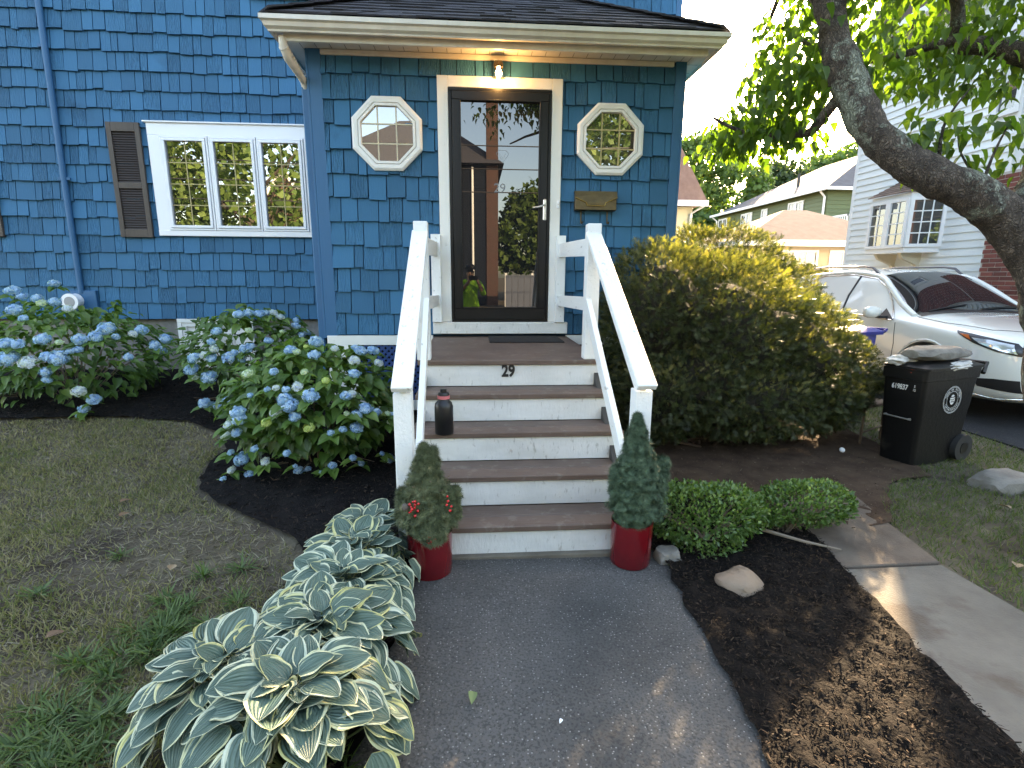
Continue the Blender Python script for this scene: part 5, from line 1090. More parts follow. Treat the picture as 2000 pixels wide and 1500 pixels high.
for sg in (-1, 1):
    hl = patch('headlight', [(.06, .735), (.20, .765), (.42, .835), (.62, .915), (.66, .945), (.50, .925), (.30, .895), (.12, .860), (.05, .80)], mat('headlight_dark', (.02, .02, .022), .2), 'x', sg, .005, .02)
    patch('lens', [(.08, .755), (.20, .785), (.36, .835), (.46, .885), (.30, .875), (.13, .845)], LENS, 'x', sg, .010, .02, hl); patch('indicator', [(.44, .855), (.60, .915), (.50, .905)], mat('amber', (.45, .09, .01), .2), 'x', sg, .012, .015, hl)
    patch('fog_recess', [(.05, .36), (.32, .39), (.36, .47), (.20, .49), (.05, .49)], CB, 'x', sg, .004, .02)
    strip('chrome_lip', [(.02, .30), (.20, .27), (.42, .29), (.50, .34)], .010, CH, 'x', sg, .004)
    strip('window_trim', [(1.55, .985), (1.95, 1.005), (2.75, 1.035), (3.6, 1.08)], .009, CH, 'x', sg, .004)
    strip('window_trim', [(1.53, 1.0), (1.75, 1.215), (1.98, 1.385), (2.25, 1.50), (2.75, 1.555), (3.4, 1.535), (3.9, 1.42)], .009, CH, 'x', sg, .006)
    strip('door_seam', [(1.45, .30), (1.43, .70), (1.48, .96)], .004, CB, 'x', sg, .001); strip('door_seam', [(2.50, .30), (2.52, .70), (2.55, 1.02)], .004, CB, 'x', sg, .001); strip('door_seam', [(3.45, .50), (3.55, .80), (3.55, 1.05)], .004, CB, 'x', sg, .001)
    strip('pillar', [(2.50, 1.03), (2.58, 1.25), (2.60, 1.54)], .022, CB, 'x', sg, -.010)
    strip('arch_trim', [(.95 + .435 * cos(a), .37 + .435 * sin(a)) for a in [radians(q) for q in range(0, 181, 15)]], .013, CP, 'x', sg, -.004)
    strip('arch_trim', [(3.78 + .435 * cos(a), .37 + .435 * sin(a)) for a in [radians(q) for q in range(0, 181, 15)]], .013, CP, 'x', sg, -.004)
    # mirror
    mb = MB(); rr = []
    for t, k in ((0, .35), (.15, .8), (.4, 1.), (.75, .98), (.95, .75), (1., .35)): rr.append([(sg * (.97 + .24 * t), 1.69 + .055 * k * cos(2 * pi * q / 16) - .02 * t, 1.075 + .075 * k * sin(2 * pi * q / 16)) for q in range(16)])
    mi = loft(rr).build('mirror', CP, car, sm=50, local=True)
    MB().hexa([(sg * .88, 1.64, .99), (sg * 1.02, 1.66, 1.0), (sg * 1.02, 1.72, 1.0), (sg * .88, 1.76, .99), (sg * .86, 1.64, 1.03), (sg * 1.04, 1.66, 1.035), (sg * 1.04, 1.72, 1.035), (sg * .86, 1.76, 1.03)]).build('mirror_foot', CB, mi, local=True)
    patch('mirror_triangle', [(1.52, .985), (1.78, .99), (1.76, 1.12)], CB, 'x', sg, .006, .02)
    # roof rail
    MB().tube([(sg * .60, 2.30, 1.565), (sg * .60, 2.42, 1.645), (sg * .595, 2.6, 1.668), (sg * .59, 3.5, 1.675), (sg * .585, 3.95, 1.64), (sg * .58, 4.1, 1.58)], [.016, .017, .015, .015, .016, .014], 8).build('roof_rail', mat('rail_grey', (.10, .10, .11), .4), car, sm=50, local=True)
    strip('roof_groove', [(-.565 * 1, 2.1), (-.555, 2.6), (-.55, 3.4), (-.54, 4.0)] if sg < 0 else [(.565, 2.1), (.555, 2.6), (.55, 3.4), (.54, 4.0)], .008, CB, 'z', sg, -.002)
    strip('hood_seam', [(sg * .40, .12), (sg * .70, .42), (sg * .80, .9), (sg * .80, 1.30)], .004, CB, 'z', sg, .0005)
patch('grille', [(-.40, .52), (.40, .52), (.52, .84), (.30, .86), (-.30, .86), (-.52, .84)], CB, 'y', 1, .006, .03)
strip('grille_bar', [(-.42, .88), (-.30, .70), (-.12, .62), (.12, .62), (.30, .70), (.42, .88)], .022, CH, 'y', 1, .012)
patch('lower_grille', [(-.50, .30), (.50, .30), (.56, .44), (-.56, .44)], CB, 'y', 1, .006, .03)
strip('hood_edge', [(-.62, .895), (-.3, .90), (0, .905), (.3, .90), (.62, .895)], .008, CB, 'y', 1, .002)
mb = MB(); mb.tube([(-.06, .035 - .06, .77), (.06, .035 - .06, .77)], .05, 16)
patch('cowl', [(-.78, 1.26), (.78, 1.26), (.74, 1.36), (-.74, 1.36)], CB, 'z', 1, .006, .04)
for x0 in (-.62, .05): strip('wiper', [(x0, 1.36), (x0 + .55, 1.44)], .008, CB, 'z', 1, .014)
TY = mat('tyre', (.014, .014, .014), .8); RM = mat('alloy', (.40, .40, .41), .3, metal=.8)
for sx, sy in ((-1, .95), (1, .95), (-1, 3.78), (1, 3.78)):
    prf = [(.25, -.11), (.33, -.115), (.362, -.09), (.37, -.05), (.37, .05), (.362, .09), (.33, .115), (.25, .11)]
    def turn(pf, n=36): 
        mb = MB(); vs = []; 
        for r, w_ in pf:
            for k in range(n): a = 2 * pi * k / n; vs.append((sx * .82 + w_, sy + r * cos(a), .37 + r * sin(a)))
        fs = [(i * n + k, i * n + (k + 1) % n, (i + 1) * n + (k + 1) % n, (i + 1) * n + k) for i in range(len(pf) - 1) for k in range(n)]; return mb.add(vs, fs)
    wh = turn(prf).build('wheel', TY, car, sm=40, local=True)
    mb = turn([(.25, .11 * sx), (.24, .08 * sx), (.235, -.1 * sx)]); 
    for k in range(10): a = 2 * pi * k / 10; mb.beam((sx * .91, sy, .37), (sx * .90, sy + .24 * cos(a), .37 + .24 * sin(a)), .035, .03, up=(1, 0, 0))
    mb.build('rim', RM, wh, sm=40, local=True)
# ------------------------------------------------------------------ pale neighbour house with real lap siding
SID = mat('pale_siding', (.70, .74, .73), .5, (.66, .70, .69), nscale=2, island=.04)
TRW = mat('trim_white', (.72, .74, .74), .5)
def lap(mb, p0, p1, z0, z1, e, out, t=.024, holes=()):
    """courses of siding from p0 to p1 (plan), out = outward normal"""
    p0 = Vector((p0[0], p0[1], 0)); p1 = Vector((p1[0], p1[1], 0)); d = p1 - p0; L_ = d.length; d.normalize(); o_ = Vector((out[0], out[1], 0)); k = 0
    while z0 + k * e < z1:
        a = z0 + k * e; b = min(a + e, z1); segs = [(0, L_)]
        for (h0, h1, hz0, hz1) in holes:
            if b > hz0 and a < hz1:
                ns = []
                for s, q in segs:
                    if q <= h0 or s >= h1: ns.append((s, q))
                    else:
                        if s < h0: ns.append((s, h0))
                        if q > h1: ns.append((h1, q))
                segs = ns
        for s, q in segs:
            A = p0 + d * s; B = p0 + d * q
            mb.hexa([A + Vector((0, 0, a)), B + Vector((0, 0, a)), B + o_ * t + Vector((0, 0, a)), A + o_ * t + Vector((0, 0, a)), A + Vector((0, 0, b)), B + Vector((0, 0, b)), B + o_ * .002 + Vector((0, 0, b)), A + o_ * .002 + Vector((0, 0, b))])
        k += 1
nh = thing('pale_house', 'tall pale blue sided house with a bay window behind the parked car', 'house', (8.4, 6.66, 0))
XN = 8.4; mb = MB(); lap(mb, (XN, 6.60), (XN, -2.5), .45, 6.5, .135, (-1, 0), holes=[(2.25 - 0, 2.31, 0, .1), (1.18, 2.22, 1.98, 3.42), (3.52, 4.87, 0, 9), (3.03, 3.50, 4.12, 5.6)])
mb.build('siding', SID, nh)
mb = MB(); mb.box(XN, 16.5, -2.5, 6.60, .3, 6.5); mb.build('wall', TRW, nh); MB().box(XN + .03, 16.4, -2.4, 6.5, -.1, .46).build('foundation', STONE, nh)
MB().box(XN - .022, XN + .05, 6.58, 6.68, .3, 6.5).build('corner_post', TRW, nh, bev=.004)
mb = MB(); mb.prism([(-3.0, 6.35), (7.0, 6.35), (2.0, 9.4)], 'x', XN - .35, 16.8); mb.build('roof', mat('brown_shingle_roof', (.10, .07, .055), .9, island=.3, bump=.6, bscale=60), nh)
BRK = mat('brick_red', (.17, .048, .036), .85, island=.35, bump=.5, bscale=60); MOR = mat('mortar', (.42, .38, .34), .9)
def bricks(mbb, mbm, x, y0, y1, z0, z1, face='x', dep=.10):
    if face == 'x': mbm.box(x, x + dep, y0, y1, z0, z1)
    r = random.Random(3); k = 0; z = z0
    while z < z1 - .06:
        y = y0 + (-.11 if k % 2 else 0) - .001
        while y < y1:
            a = max(y, y0); b = min(y + .205, y1)
            if b - a > .03: mbb.box(x - .008 + r.uniform(-.002, .002), x + .02, a, b, z, z + .060)
            y += .218
        z += .072; k += 1
mb = MB(); mm = MB(); bricks(mb, mm, 8.16, 1.75, 3.08, .0, 3.2); mm.box(8.262, XN, 1.75, 3.08, 0, 3.2); bricks(mb, mm, 8.20, 1.80, 2.72, 3.2, 9.8); mm.box(8.302, XN, 1.80, 2.72, 3.2, 9.8)
ch = mm.build('chimney', MOR, nh); mb.build('brick', BRK, ch)
mb = MB(); mb.box(XN - .03, XN, 3.085, 3.14, .4, 6.5); mb.build('corner_post', TRW, nh)
MB().box(XN - .45, XN - .30, -3, 7.0, 6.25, 6.4).build('gutter', TRW, nh, bev=.02); MB().box(XN - .35, XN, -3, 6.99, 6.40, 6.44).build('soffit', TRW, nh)
# bay window
by0, by1, bx = 4.42, 5.40, 7.90; BGR = glass_mat('bay_glass', (.05, .055, .055), ior=1.75, spec=1., wob=.05)
bay = MB().prism([(XN, by0 - .26), (bx, by0), (bx, by1), (XN, by1 + .2)], 'z', 2.02, 2.12).build('bay_window', TRW, nh, bev=.005)
mb = MB(); mb.prism([(XN, by0 - .26), (bx, by0), (bx, by1), (XN, by1 + .2)], 'z', 3.03, 3.12); mb.build('bay_head', TRW, bay)
def sashes(p, q, n, z0, z1, cols, rows, name='sash', parent=bay, glass=BGR, tr=TRW, wd=.06, grid=.010, out=None):
    p = Vector((p[0], p[1], 0)); q = Vector((q[0], q[1], 0)); d = (q - p).normalized(); o_ = Vector((-d.y, d.x, 0)) if out is None else Vector((out[0], out[1], 0)); L_ = (q - p).length / n
    for k in range(n):
        a = p + d * L_ * k; b = a + d * L_; mb = MB()
        def bar(u0, u1, za, zb, t0, t1):
            P0 = a + d * u0; P1 = a + d * u1; mb.hexa([P0 + o_ * t0 + Vector((0, 0, za)), P1 + o_ * t0 + Vector((0, 0, za)), P1 + o_ * t1 + Vector((0, 0, za)), P0 + o_ * t1 + Vector((0, 0, za)), P0 + o_ * t0 + Vector((0, 0, zb)), P1 + o_ * t0 + Vector((0, 0, zb)), P1 + o_ * t1 + Vector((0, 0, zb)), P0 + o_ * t1 + Vector((0, 0, zb))])
        bar(0, wd, z0, z1, -.02, .035); bar(L_ - wd, L_, z0, z1, -.02, .035); bar(wd, L_ - wd, z1 - wd, z1, -.02, .033); bar(wd, L_ - wd, z0, z0 + wd, -.02, .033)
        for c_ in range(1, cols): u = wd + (L_ - 2 * wd) * c_ / cols; bar(u - grid, u + grid, z0 + wd, z1 - wd, .004, .012)
        for r_2 in range(1, rows): z = z0 + wd + (z1 - z0 - 2 * wd) * r_2 / rows; bar(wd, L_ - wd, z - grid, z + grid, .0045, .0115)
        mb.build(name, tr, parent); mb = MB(); bar(wd, L_ - wd, z0 + wd, z1 - wd, -.015, .0); mb.build('pane', glass, parent)
sashes((bx, by0), (bx, by1), 2, 2.12, 3.03, 2, 4, out=(-1, 0)); d_ = Vector((bx - XN, .26, 0)).normalized(); sashes((XN, by0 - .26), (bx, by0), 1, 2.12, 3.03, 3, 4, out=(-.46, -.888))
mb = MB(); mb.add([(bx, by0, 2.12), (bx, by1, 2.12), (XN, by1 + .2, 2.12), (XN, by0 - .26, 2.12), (bx, by0, 3.03), (bx, by1, 3.03), (XN, by1 + .2, 3.03), (XN, by0 - .26, 3.03)], [(1, 2, 6, 5)]); mb.build('bay_end', TRW, bay)
mb = MB(); rr_ = 7
for k in range(rr_):
    t = k / rr_; t2 = (k + 1.15) / rr_
    def rp(y_, x_, f, tt): return Vector((x_ + (XN - x_) * tt, y_ + f * tt, 3.12 + .36 * tt))
    for (A, B, fa, fb) in (((by0 - .04, bx - .07), (by1 + .04, bx - .07), .12, -.12),):
        a0 = rp(A[0], A[1], fa * 2, t); b0_ = rp(B[0], B[1], fb * 2, t); a1 = rp(A[0], A[1], fa * 2, min(t2, 1)); b1 = rp(B[0], B[1], fb * 2, min(t2, 1)); n_ = 7
        for q in range(n_):
            u0, u1 = q / n_, (q + 1) / n_; up_ = Vector((0, 0, .018 + .006 * random.random())); mb.hexa([a0.lerp(b0_, u0), a0.lerp(b0_, u1), a1.lerp(b1, u1), a1.lerp(b1, u0), a0.lerp(b0_, u0) + up_, a0.lerp(b0_, u1) + up_, a1.lerp(b1, u1) + Vector((0, 0, .004)), a1.lerp(b1, u0) + Vector((0, 0, .004))])
    A = Vector((XN, by0 - .33, 3.12)); B = Vector((bx - .07, by0 - .04, 3.12)); T0 = Vector((XN, by0 + .20, 3.48))
    a0 = A.lerp(T0, t); b0_ = B.lerp(T0, t); a1 = A.lerp(T0, min(t2, 1)); b1 = B.lerp(T0, min(t2, 1)); up_ = Vector((0, 0, .02)); mb.hexa([a0, b0_, b1, a1, a0 + up_, b0_ + up_, b1 + Vector((0, 0, .004)), a1 + Vector((0, 0, .004))])
mb.build('bay_roof', mat('bay_shingle', (.13, .085, .065), .9, island=.35, bump=.5, bscale=80), bay)
for y_ in (4.55, 5.15): MB().prism([(XN, 1.55), (XN, 2.02), (bx + .05, 2.02), (bx + .12, 1.92), (XN - .08, 1.80)], 'y', y_, y_ + .07).build('bracket', mat('bracket_cream', (.62, .56, .42), .6), bay)
sashes((XN - .02, 3.12), (XN - .02, 3.57), 1, 4.14, 5.5, 1, 1, name='window', parent=nh, wd=.08, out=(-1, 0))
# green house, far
gh = thing('green_house', 'dark green two storey house with a grey hip roof and white windows behind the garage', 'house', (19, 24, 0))
GS = mat('green_siding', (.085, .115, .045), .6, island=.10); mb = MB(); lap(mb, (19, 36), (19, 23.1), 2.2, 6.3, .22, (-1, 0), .03); lap(mb, (19, 23.1), (30, 23.1), 2.2, 6.3, .22, (0, -1), .03); mb.build('siding', GS, gh)
MB().box(19, 30, 23.1, 36, 0, 6.3).build('wall', GS, gh)
GR_ = mat('grey_roof', (.045, .05, .06), .9, (.065, .072, .085), nscale=3, bump=.5, bscale=12)
MB().add([(18.6, 22.7, 6.3), (30.4, 22.7, 6.3), (30.4, 36.5, 6.3), (18.6, 36.5, 6.3), (24.5, 27.5, 9.3), (24.5, 32, 9.3)], [(0, 1, 4), (2, 3, 5), (0, 4, 5, 3), (1, 2, 5, 4), (0, 3, 2, 1)]).build('roof', GR_, gh)
MB().box(18.5, 18.62, 22.7, 36.5, 6.2, 6.36).build('gutter', TRW, gh); MB().box(18.55, 30.4, 22.6, 22.72, 6.2, 6.36).build('gutter', TRW, gh)
MB().tube([(18.6, 23.2, 6.2), (18.9, 23.2, 5.9), (18.92, 23.2, 2)], .06, 8).build('downspout', TRW, gh); MB().tube([(18.6, 36.2, 6.2), (18.9, 36.0, 5.9), (18.92, 36.0, 2)], .06, 8).build('downspout', TRW, gh)
MB().tube([(20.6, 28.5, 7.2), (20.6, 28.5, 8.1)], .09, 8).build('vent_pipe', CB, gh)
GG = glass_mat('far_glass', (.07, .08, .09), ior=1.7, spec=1.)
for y0_, n_, wd_ in ((25.1, 2, .75), (28.9, 1, .7), (30.8, 2, .75), (34.4, 2, .7)): sashes((18.95, y0_ + n_ * wd_), (18.95, y0_), n_, 4.75, 6.0, 2, 2, 'window', gh, GG, wd=.10, grid=.02, out=(-1, 0))
sashes((20.4, 23.05), (21.3, 23.05), 1, 4.3, 5.9, 2, 2, 'window', gh, GG, wd=.10, grid=.02, out=(0, -1))
mb = MB(); mb.box(19.2, 23, 21.6, 23.0, 3.75, 3.95); bl = mb.build('balcony', TRW, gh); mb = MB(); mb.box(19.2, 23, 21.6, 21.66, 4.75, 4.85); mb.box(19.2, 19.26, 21.6, 23, 4.75, 4.85)
for k in range(22): mb.box(19.2 + k * .17, 19.25 + k * .17, 21.61, 21.65, 3.95, 4.75)
for k in range(8): mb.box(19.21, 19.25, 21.66 + k * .17, 21.71 + k * .17, 3.95, 4.75)
mb.build('balustrade', TRW, bl)
# garage, tan house
ga = thing('garage', 'low garage with a reddish brown hip roof in front of the green house', 'garage', (11.5, 13.5, 0))
BR_ = mat('reddish_roof', (.085, .052, .046), .9, (.12, .078, .068), nscale=4, bump=.5, bscale=20)
mb = MB(); A = [(8.3, 11.4), (15.0, 11.4), (15.0, 17.0), (8.3, 17.0)]; top_ = [(11.3, 14.2), (12.2, 14.2)]
mb.add([(x, y, 2.72) for x, y in A] + [(x, y, 4.02) for x, y in top_], [(0, 1, 5, 4), (1, 2, 5), (2, 3, 4, 5), (3, 0, 4), (0, 3, 2, 1)]); mb.build('roof', BR_, ga)
mb = MB(); mb.box(8.3, 15, 11.32, 11.42, 2.55, 2.74); mb.box(8.2, 8.3, 11.32, 17, 2.55, 2.74); mb.build('fascia', TRW, ga)
MB().box(8.7, 14.6, 11.8, 16.6, 0, 2.6).build('wall', mat('tan_wall', (.33, .28, .21), .8), ga); sashes((9.6, 11.79), (11.2, 11.79), 2, 1.6, 2.45, 2, 2, 'window', ga, GG, wd=.07, out=(0, -1))
sashes((11.6, 11.79), (14.4, 11.79), 2, 1.6, 2.45, 3, 2, 'window', ga, GG, wd=.07, out=(0, -1))
th_ = thing('cream_house', 'cream sided house with a steep brown roof glimpsed past the porch corner', 'house', (5, 15, 0))
mb = MB(); lap(mb, (1, 14), (7.7, 14), .2, 4.05, .18, (0, -1), .02); mb.build('siding', mat('cream_siding', (.55, .53, .38), .6), th_); MB().box(1, 7.7, 14, 22, 0, 4.05).build('wall', mat('cream_siding', (.5, .5, .4)), th_)
MB().prism([(.6, 4.1), (8.05, 4.1), (8.05, 4.22), (5.0, 9.2), (.6, 9.2)], 'y', 13.6, 22.4).build('roof', mat('brown_roof_far', (.15, .10, .09), .9, (.20, .14, .125), nscale=4, bump=.5, bscale=20), th_)
MB().box(.6, 8.08, 13.52, 13.6, 4.02, 4.22).build('gutter', TRW, th_); MB().tube([(7.95, 13.58, 4.05), (7.62, 13.9, 3.8), (7.6, 13.9, 1)], .05, 8).build('downspout', TRW, th_)
# ------------------------------------------------------------------ trees
BK = mat('tree_bark', (.060, .044, .034), .95, (.15, .118, .092), nscale=22, stretch=(1, 1, .5), contrast=(.38, .62))
n = BK.node_tree; N = n.nodes; L = n.links; b = N['Principled BSDF']; tc = N.new('ShaderNodeTexCoord')
mp = N.new('ShaderNodeMapping'); mp.inputs['Scale'].default_value = (1, 1, .6); L.new(tc.outputs['Object'], mp.inputs[0])
wn_ = N.new('ShaderNodeTexNoise'); wn_.inputs['Scale'].default_value = 14; L.new(mp.outputs[0], wn_.inputs[0]); wa = N.new('ShaderNodeMix'); wa.data_type = 'VECTOR'; wa.inputs[0].default_value = .16; L.new(mp.outputs[0], wa.inputs[4]); L.new(wn_.outputs['Color'], wa.inputs[5])
vo_ = N.new('ShaderNodeTexVoronoi'); vo_.feature = 'DISTANCE_TO_EDGE'; vo_.inputs['Scale'].default_value = 62; L.new(wa.outputs[1], vo_.inputs[0])
cr_ = N.new('ShaderNodeMapRange'); cr_.inputs[1].default_value = .0; cr_.inputs[2].default_value = .26; cr_.inputs[3].default_value = .38; cr_.inputs[4].default_value = 1; L.new(vo_.outputs[0], cr_.inputs[0])
src_ = b.inputs['Base Color'].links[0].from_socket
li_ = N.new('ShaderNodeTexNoise'); li_.inputs['Scale'].default_value = 4.2; li_.inputs['Detail'].default_value = 9; li_.inputs['Roughness'].default_value = .72; L.new(tc.outputs['Object'], li_.inputs[0]); lr_ = N.new('ShaderNodeMapRange'); lr_.inputs[1].default_value = .545; lr_.inputs[2].default_value = .60; lr_.inputs[4].default_value = .85; L.new(li_.outputs[0], lr_.inputs[0])
lm_ = N.new('ShaderNodeMix'); lm_.data_type = 'RGBA'; L.new(lr_.outputs[0], lm_.inputs[0]); L.new(src_, lm_.inputs[6]); lm_.inputs[7].default_value = (.30, .33, .26, 1)
sc_ = N.new('ShaderNodeVectorMath'); sc_.operation = 'SCALE'; L.new(lm_.outputs[2], sc_.inputs[0]); L.new(cr_.outputs[0], sc_.inputs['Scale']); L.new(sc_.outputs[0], b.inputs['Base Color'])
bp = N.new('ShaderNodeBump'); bp.inputs['Strength'].default_value = 1; bp.inputs['Distance'].default_value = .012; L.new(cr_.outputs[0], bp.inputs['Height']); L.new(bp.outputs[0], b.inputs['Normal'])
def tree(label, base, hgt, crown, nleaf, cols, seed, lsize=.2, group='trees behind the houses', tr=.3, name='tree'):
    t = thing(name, label, 'tree', base, group); r = random.Random(seed); mb = MB(); top = Vector((base[0], base[1], hgt * .85)); mb.tube([base, Vector(base).lerp(top, .5) + Vector((.2, 0, 0)), top], [hgt * .022, hgt * .014, .03], 8)
    for k in range(12):
        e = crown[k % len(crown)]; a = r.uniform(0, 6.3); s_ = Vector(base).lerp(top, r.uniform(.3, .8)); mb.tube([s_, Vector((e[0] + e[3] * .7 * cos(a), e[1] + e[4] * .7 * sin(a), e[2] + e[5] * r.uniform(-.3, .7)))], [hgt * .008, .02], 5)
    mb.build('trunk', mat('far_bark', (.06, .05, .04), .9), t)
    p, d = blobs(nleaf, crown, seed, .28, 2.6, .55, .35); M = len(p); cc = np.array([noise.noise(Vector(q) * (1.6 / (crown[0][3])) * 2) for q in p])
    keep = np.array([noise.noise(Vector(q) * (3.5 / crown[0][3]) + Vector((seed, 9, 0))) > -.34 for q in p]); p = p[keep]; d = d[keep]; cc = cc[keep]; M = len(p)
    T = [(-.5, 0, 0), (.5, .1, 0), (.45, .9, .1), (-.4, 1.1, -.1)]
    m_ = mat(name + str(seed) + '_leaf', cols[0], .6, attr=cols, transl=tr, spec=.3); scatter('crown', T, [(0, 1, 2, 3)], [(0, 0)] * 4, p, rdir(M) + np.array([0, 0, -.2]), d + rdir(M) * .9, rng.uniform(.5, 1.2, M) * lsize, m_, t, np.clip(rng.normal(.45, .2, M) + .5 * cc, 0, 1), sm=False)
    return t
GC = [(.035, .070, .020), (.060, .110, .028), (.10, .160, .040), (.15, .20, .06)]; DC = [(.018, .035, .014), (.030, .055, .020), (.05, .08, .03), (.075, .10, .04)]
tree('bright green broad tree behind the cream house, past the porch corner', (21, 42, 0), 13, [(20.5, 42, 8.5, 4.5, 3.5, 4.5), (16.8, 42.5, 8., 3.2, 3, 5), (23.5, 41, 7.2, 3, 3, 3.8), (20, 42, 12.2, 2.4, 2.2, 1.8), (20, 40, 4.5, 4, 3, 3)], 30000, GC, 11, .34)
tree('dark dense tree above the green house roof', (28, 44, 0), 12, [(28.2, 44, 8.8, 3.2, 3, 3.6), (30.5, 44, 8.2, 2.6, 3, 3.)], 14000, DC, 12, .32)
tree('pale sunlit tree behind the right end of the green house roof', (38, 50, 0), 15, [(37.5, 50, 11, 3.8, 3, 3.8), (41, 50, 11, 4, 3, 5)], 12000, GC, 13, .38)
q_ = blobs(2600, [(9.3, 10.2, 1.35, 1.6, .5, .55)], 4); tag(scatter('sunlit_shrub', [(-.5, 0, 0), (.5, .1, 0), (.4, .9, 0), (-.4, 1, 0)], [(0, 1, 2, 3)], [(0, 0)] * 4, q_[0], q_[1] + rdir(len(q_[0])), q_[1], np.full(len(q_[0]), .09), YEW_SUN), 'low yellow green hedge glimpsed behind the roof of the parked car', 'hedge')
# foreground dogwood
ft = thing('dogwood_tree', 'leaning dogwood with a lichen spotted trunk curving over the right of the picture', 'tree', (3.0, -2.75, 0))
trunk_old = [(3.05, -2.78, -.1), (2.98, -2.70, .6), (2.92, -2.58, 1.25), (2.87, -2.48, 1.62), (2.72, -2.42, 1.83), (2.55, -2.39, 1.93), (2.32, -2.35, 2.03), (2.07, -2.30, 2.20), (1.94, -2.19, 2.42), (1.85, -2.06, 2.73), (1.85, -1.94, 3.09), (1.84, -1.84, 3.32), (1.75, -1.75, 3.9), (1.6, -1.8, 4.5)]
trunk = [(3.05, -2.95, -0.1), (3.0, -2.6, 0.82), (2.88, -2.56, 1.22), (2.82, -2.48, 1.54), (2.69, -2.43, 1.76), (2.5, -2.39, 1.94), (2.28, -2.35, 2.05), (2.08, -2.25, 2.21), (1.95, -2.14, 2.4), (1.84, -2.0, 2.77), (1.82, -1.88, 3.12), (1.8, -1.78, 3.32), (1.7, -1.72, 3.9), (1.6, -1.8, 4.5)]
rad = [0.25, 0.244, 0.193, 0.186, 0.18, 0.174, 0.168, 0.162, 0.155, 0.149, 0.143, 0.137, 0.131, 0.124]
mb = MB(); P_, R2 = curve(trunk, [r * .60 for r in rad], 7); mb.tube(P_, R2, 40); me = mb.mesh('trunk', BK, 80)
n_ = len(me.vertices); co = np.zeros(n_ * 3); me.vertices.foreach_get('co', co); co = co.reshape(-1, 3); no = np.array([v.normal[:] for v in me.vertices])
for i in range(n_):
    v = Vector(co[i]); co[i] += no[i] * (.028 * noise.noise(v * 4) + .012 * noise.noise(v * 12) + .009 * noise.noise(Vector((v.x * 45, v.y * 45, v.z * 20))))
me.vertices.foreach_set('co', co.ravel()); me.update(); link('trunk', me, ft)
limbs = [([(2.75, -2.40, 1.85), (3.05, -2.15, 2.25), (3.28, -1.9, 2.65), (3.49, -1.80, 2.85)], [.09, .075, .07, .06]),
 ([(3.6, -1.85, 2.72), (3.28, -1.72, 2.93), (3.11, -1.62, 3.02), (2.98, -1.56, 3.07), (2.92, -1.5, 3.33), (2.8, -1.45, 3.8)], [.075, .065, .055, .05, .035, .02]),
 ([(2.98, -1.56, 3.07), (2.7, -1.45, 3.04), (2.35, -1.42, 3.0), (1.9, -1.3, 3.2)], [.03, .022, .016, .01]),
 ([(1.86, -2.1, 2.6), (1.80, -1.9, 2.42), (1.72, -1.80, 2.42), (1.52, -1.66, 2.45), (1.32, -1.62, 2.55)], [.035, .028, .022, .014, .008]),
 ([(1.80, -1.80, 3.5), (1.5, -1.9, 3.8), (1.2, -2.1, 3.95), (.9, -2.4, 4.0), (.5, -2.7, 3.95)], [.05, .035, .028, .018, .01]),
 ([(1.80, -1.84, 3.5), (1.4, -2.3, 3.9), (.9, -2.7, 3.6), (.3, -3.0, 3.45)], [.06, .04, .025, .01]),
 ([(1.84, -1.84, 3.4), (2.1, -1.2, 3.8), (2.3, -.6, 3.9), (2.4, 0, 3.7)], [.06, .04, .025, .01]),
 ([(1.75, -1.75, 3.9), (2.4, -2.2, 4.3), (3.0, -2.6, 4.2), (3.4, -2.8, 3.7)], [.06, .04, .025, .01]),
 ([(3.0, -1.56, 3.07), (3.2, -1.0, 3.3), (3.3, -.4, 3.4)], [.04, .025, .01]),
 ([(2.5, -2.35, 1.98), (2.6, -2.3, 2.2), (2.68, -2.3, 2.4)], [.012, .007, .003]), ([(2.3, -2.3, 2.08), (2.33, -2.25, 2.35), (2.45, -2.25, 2.55)], [.014, .008, .003]), ([(2.55, -2.33, 2.0), (2.44, -2.28, 2.2), (2.42, -2.26, 2.3)], [.009, .006, .003])]
tips = []
for i, (p, r) in enumerate(limbs):
    mb = MB(); P_, R2 = curve(p, r, 5, .05 if i < 9 else .01, i); mb.tube(P_, R2, 10 if i < 9 else 6); mb.build('branch', BK, ft, sm=80)
# leaf sprays
cl = []
def spray(c, r, n, droop=.5): cl.append((c, r, n, droop))
rr = random.Random(4)
for k in range(70): spray((rr.uniform(1.32, 1.95), rr.uniform(-2.0, -1.25), rr.uniform(2.42, 3.5)), .17, 24)
for k in range(115): spray((rr.uniform(2.0, 3.6), rr.uniform(-2.0, -.7), rr.uniform(2.62, 3.6)), .20, 24)
for k in range(70): spray((rr.uniform(.35, 1.35), rr.uniform(-3.2, -1.9), rr.uniform(3.75, 4.4)), .22, 22)
for k in range(120): spray((rr.uniform(-1.6, 2.0), rr.uniform(-3.2, -1.4), rr.uniform(4.2, 5.2)), .30, 26)  # unseen overhead leaves added to keep sky light off the porch
for k in range(150): spray((rr.uniform(-.4, 3.6), rr.uniform(-3.2, -.2), rr.uniform(3.6, 5.0)), .28, 24)
for k in range(14): spray((rr.uniform(2.15, 2.45), rr.uniform(-2.32, -2.15), rr.uniform(2.12, 2.45)), .09, 9)
for k in range(9): spray((rr.uniform(2.5, 2.8), rr.uniform(-2.35, -2.2), rr.uniform(2.1, 2.45)), .08, 6)
for k in range(8): spray((rr.uniform(1.40, 1.75), rr.uniform(-1.85, -1.6), rr.uniform(2.34, 2.45)), .10, 14)
lpz, ldz, lnz = [], [], []
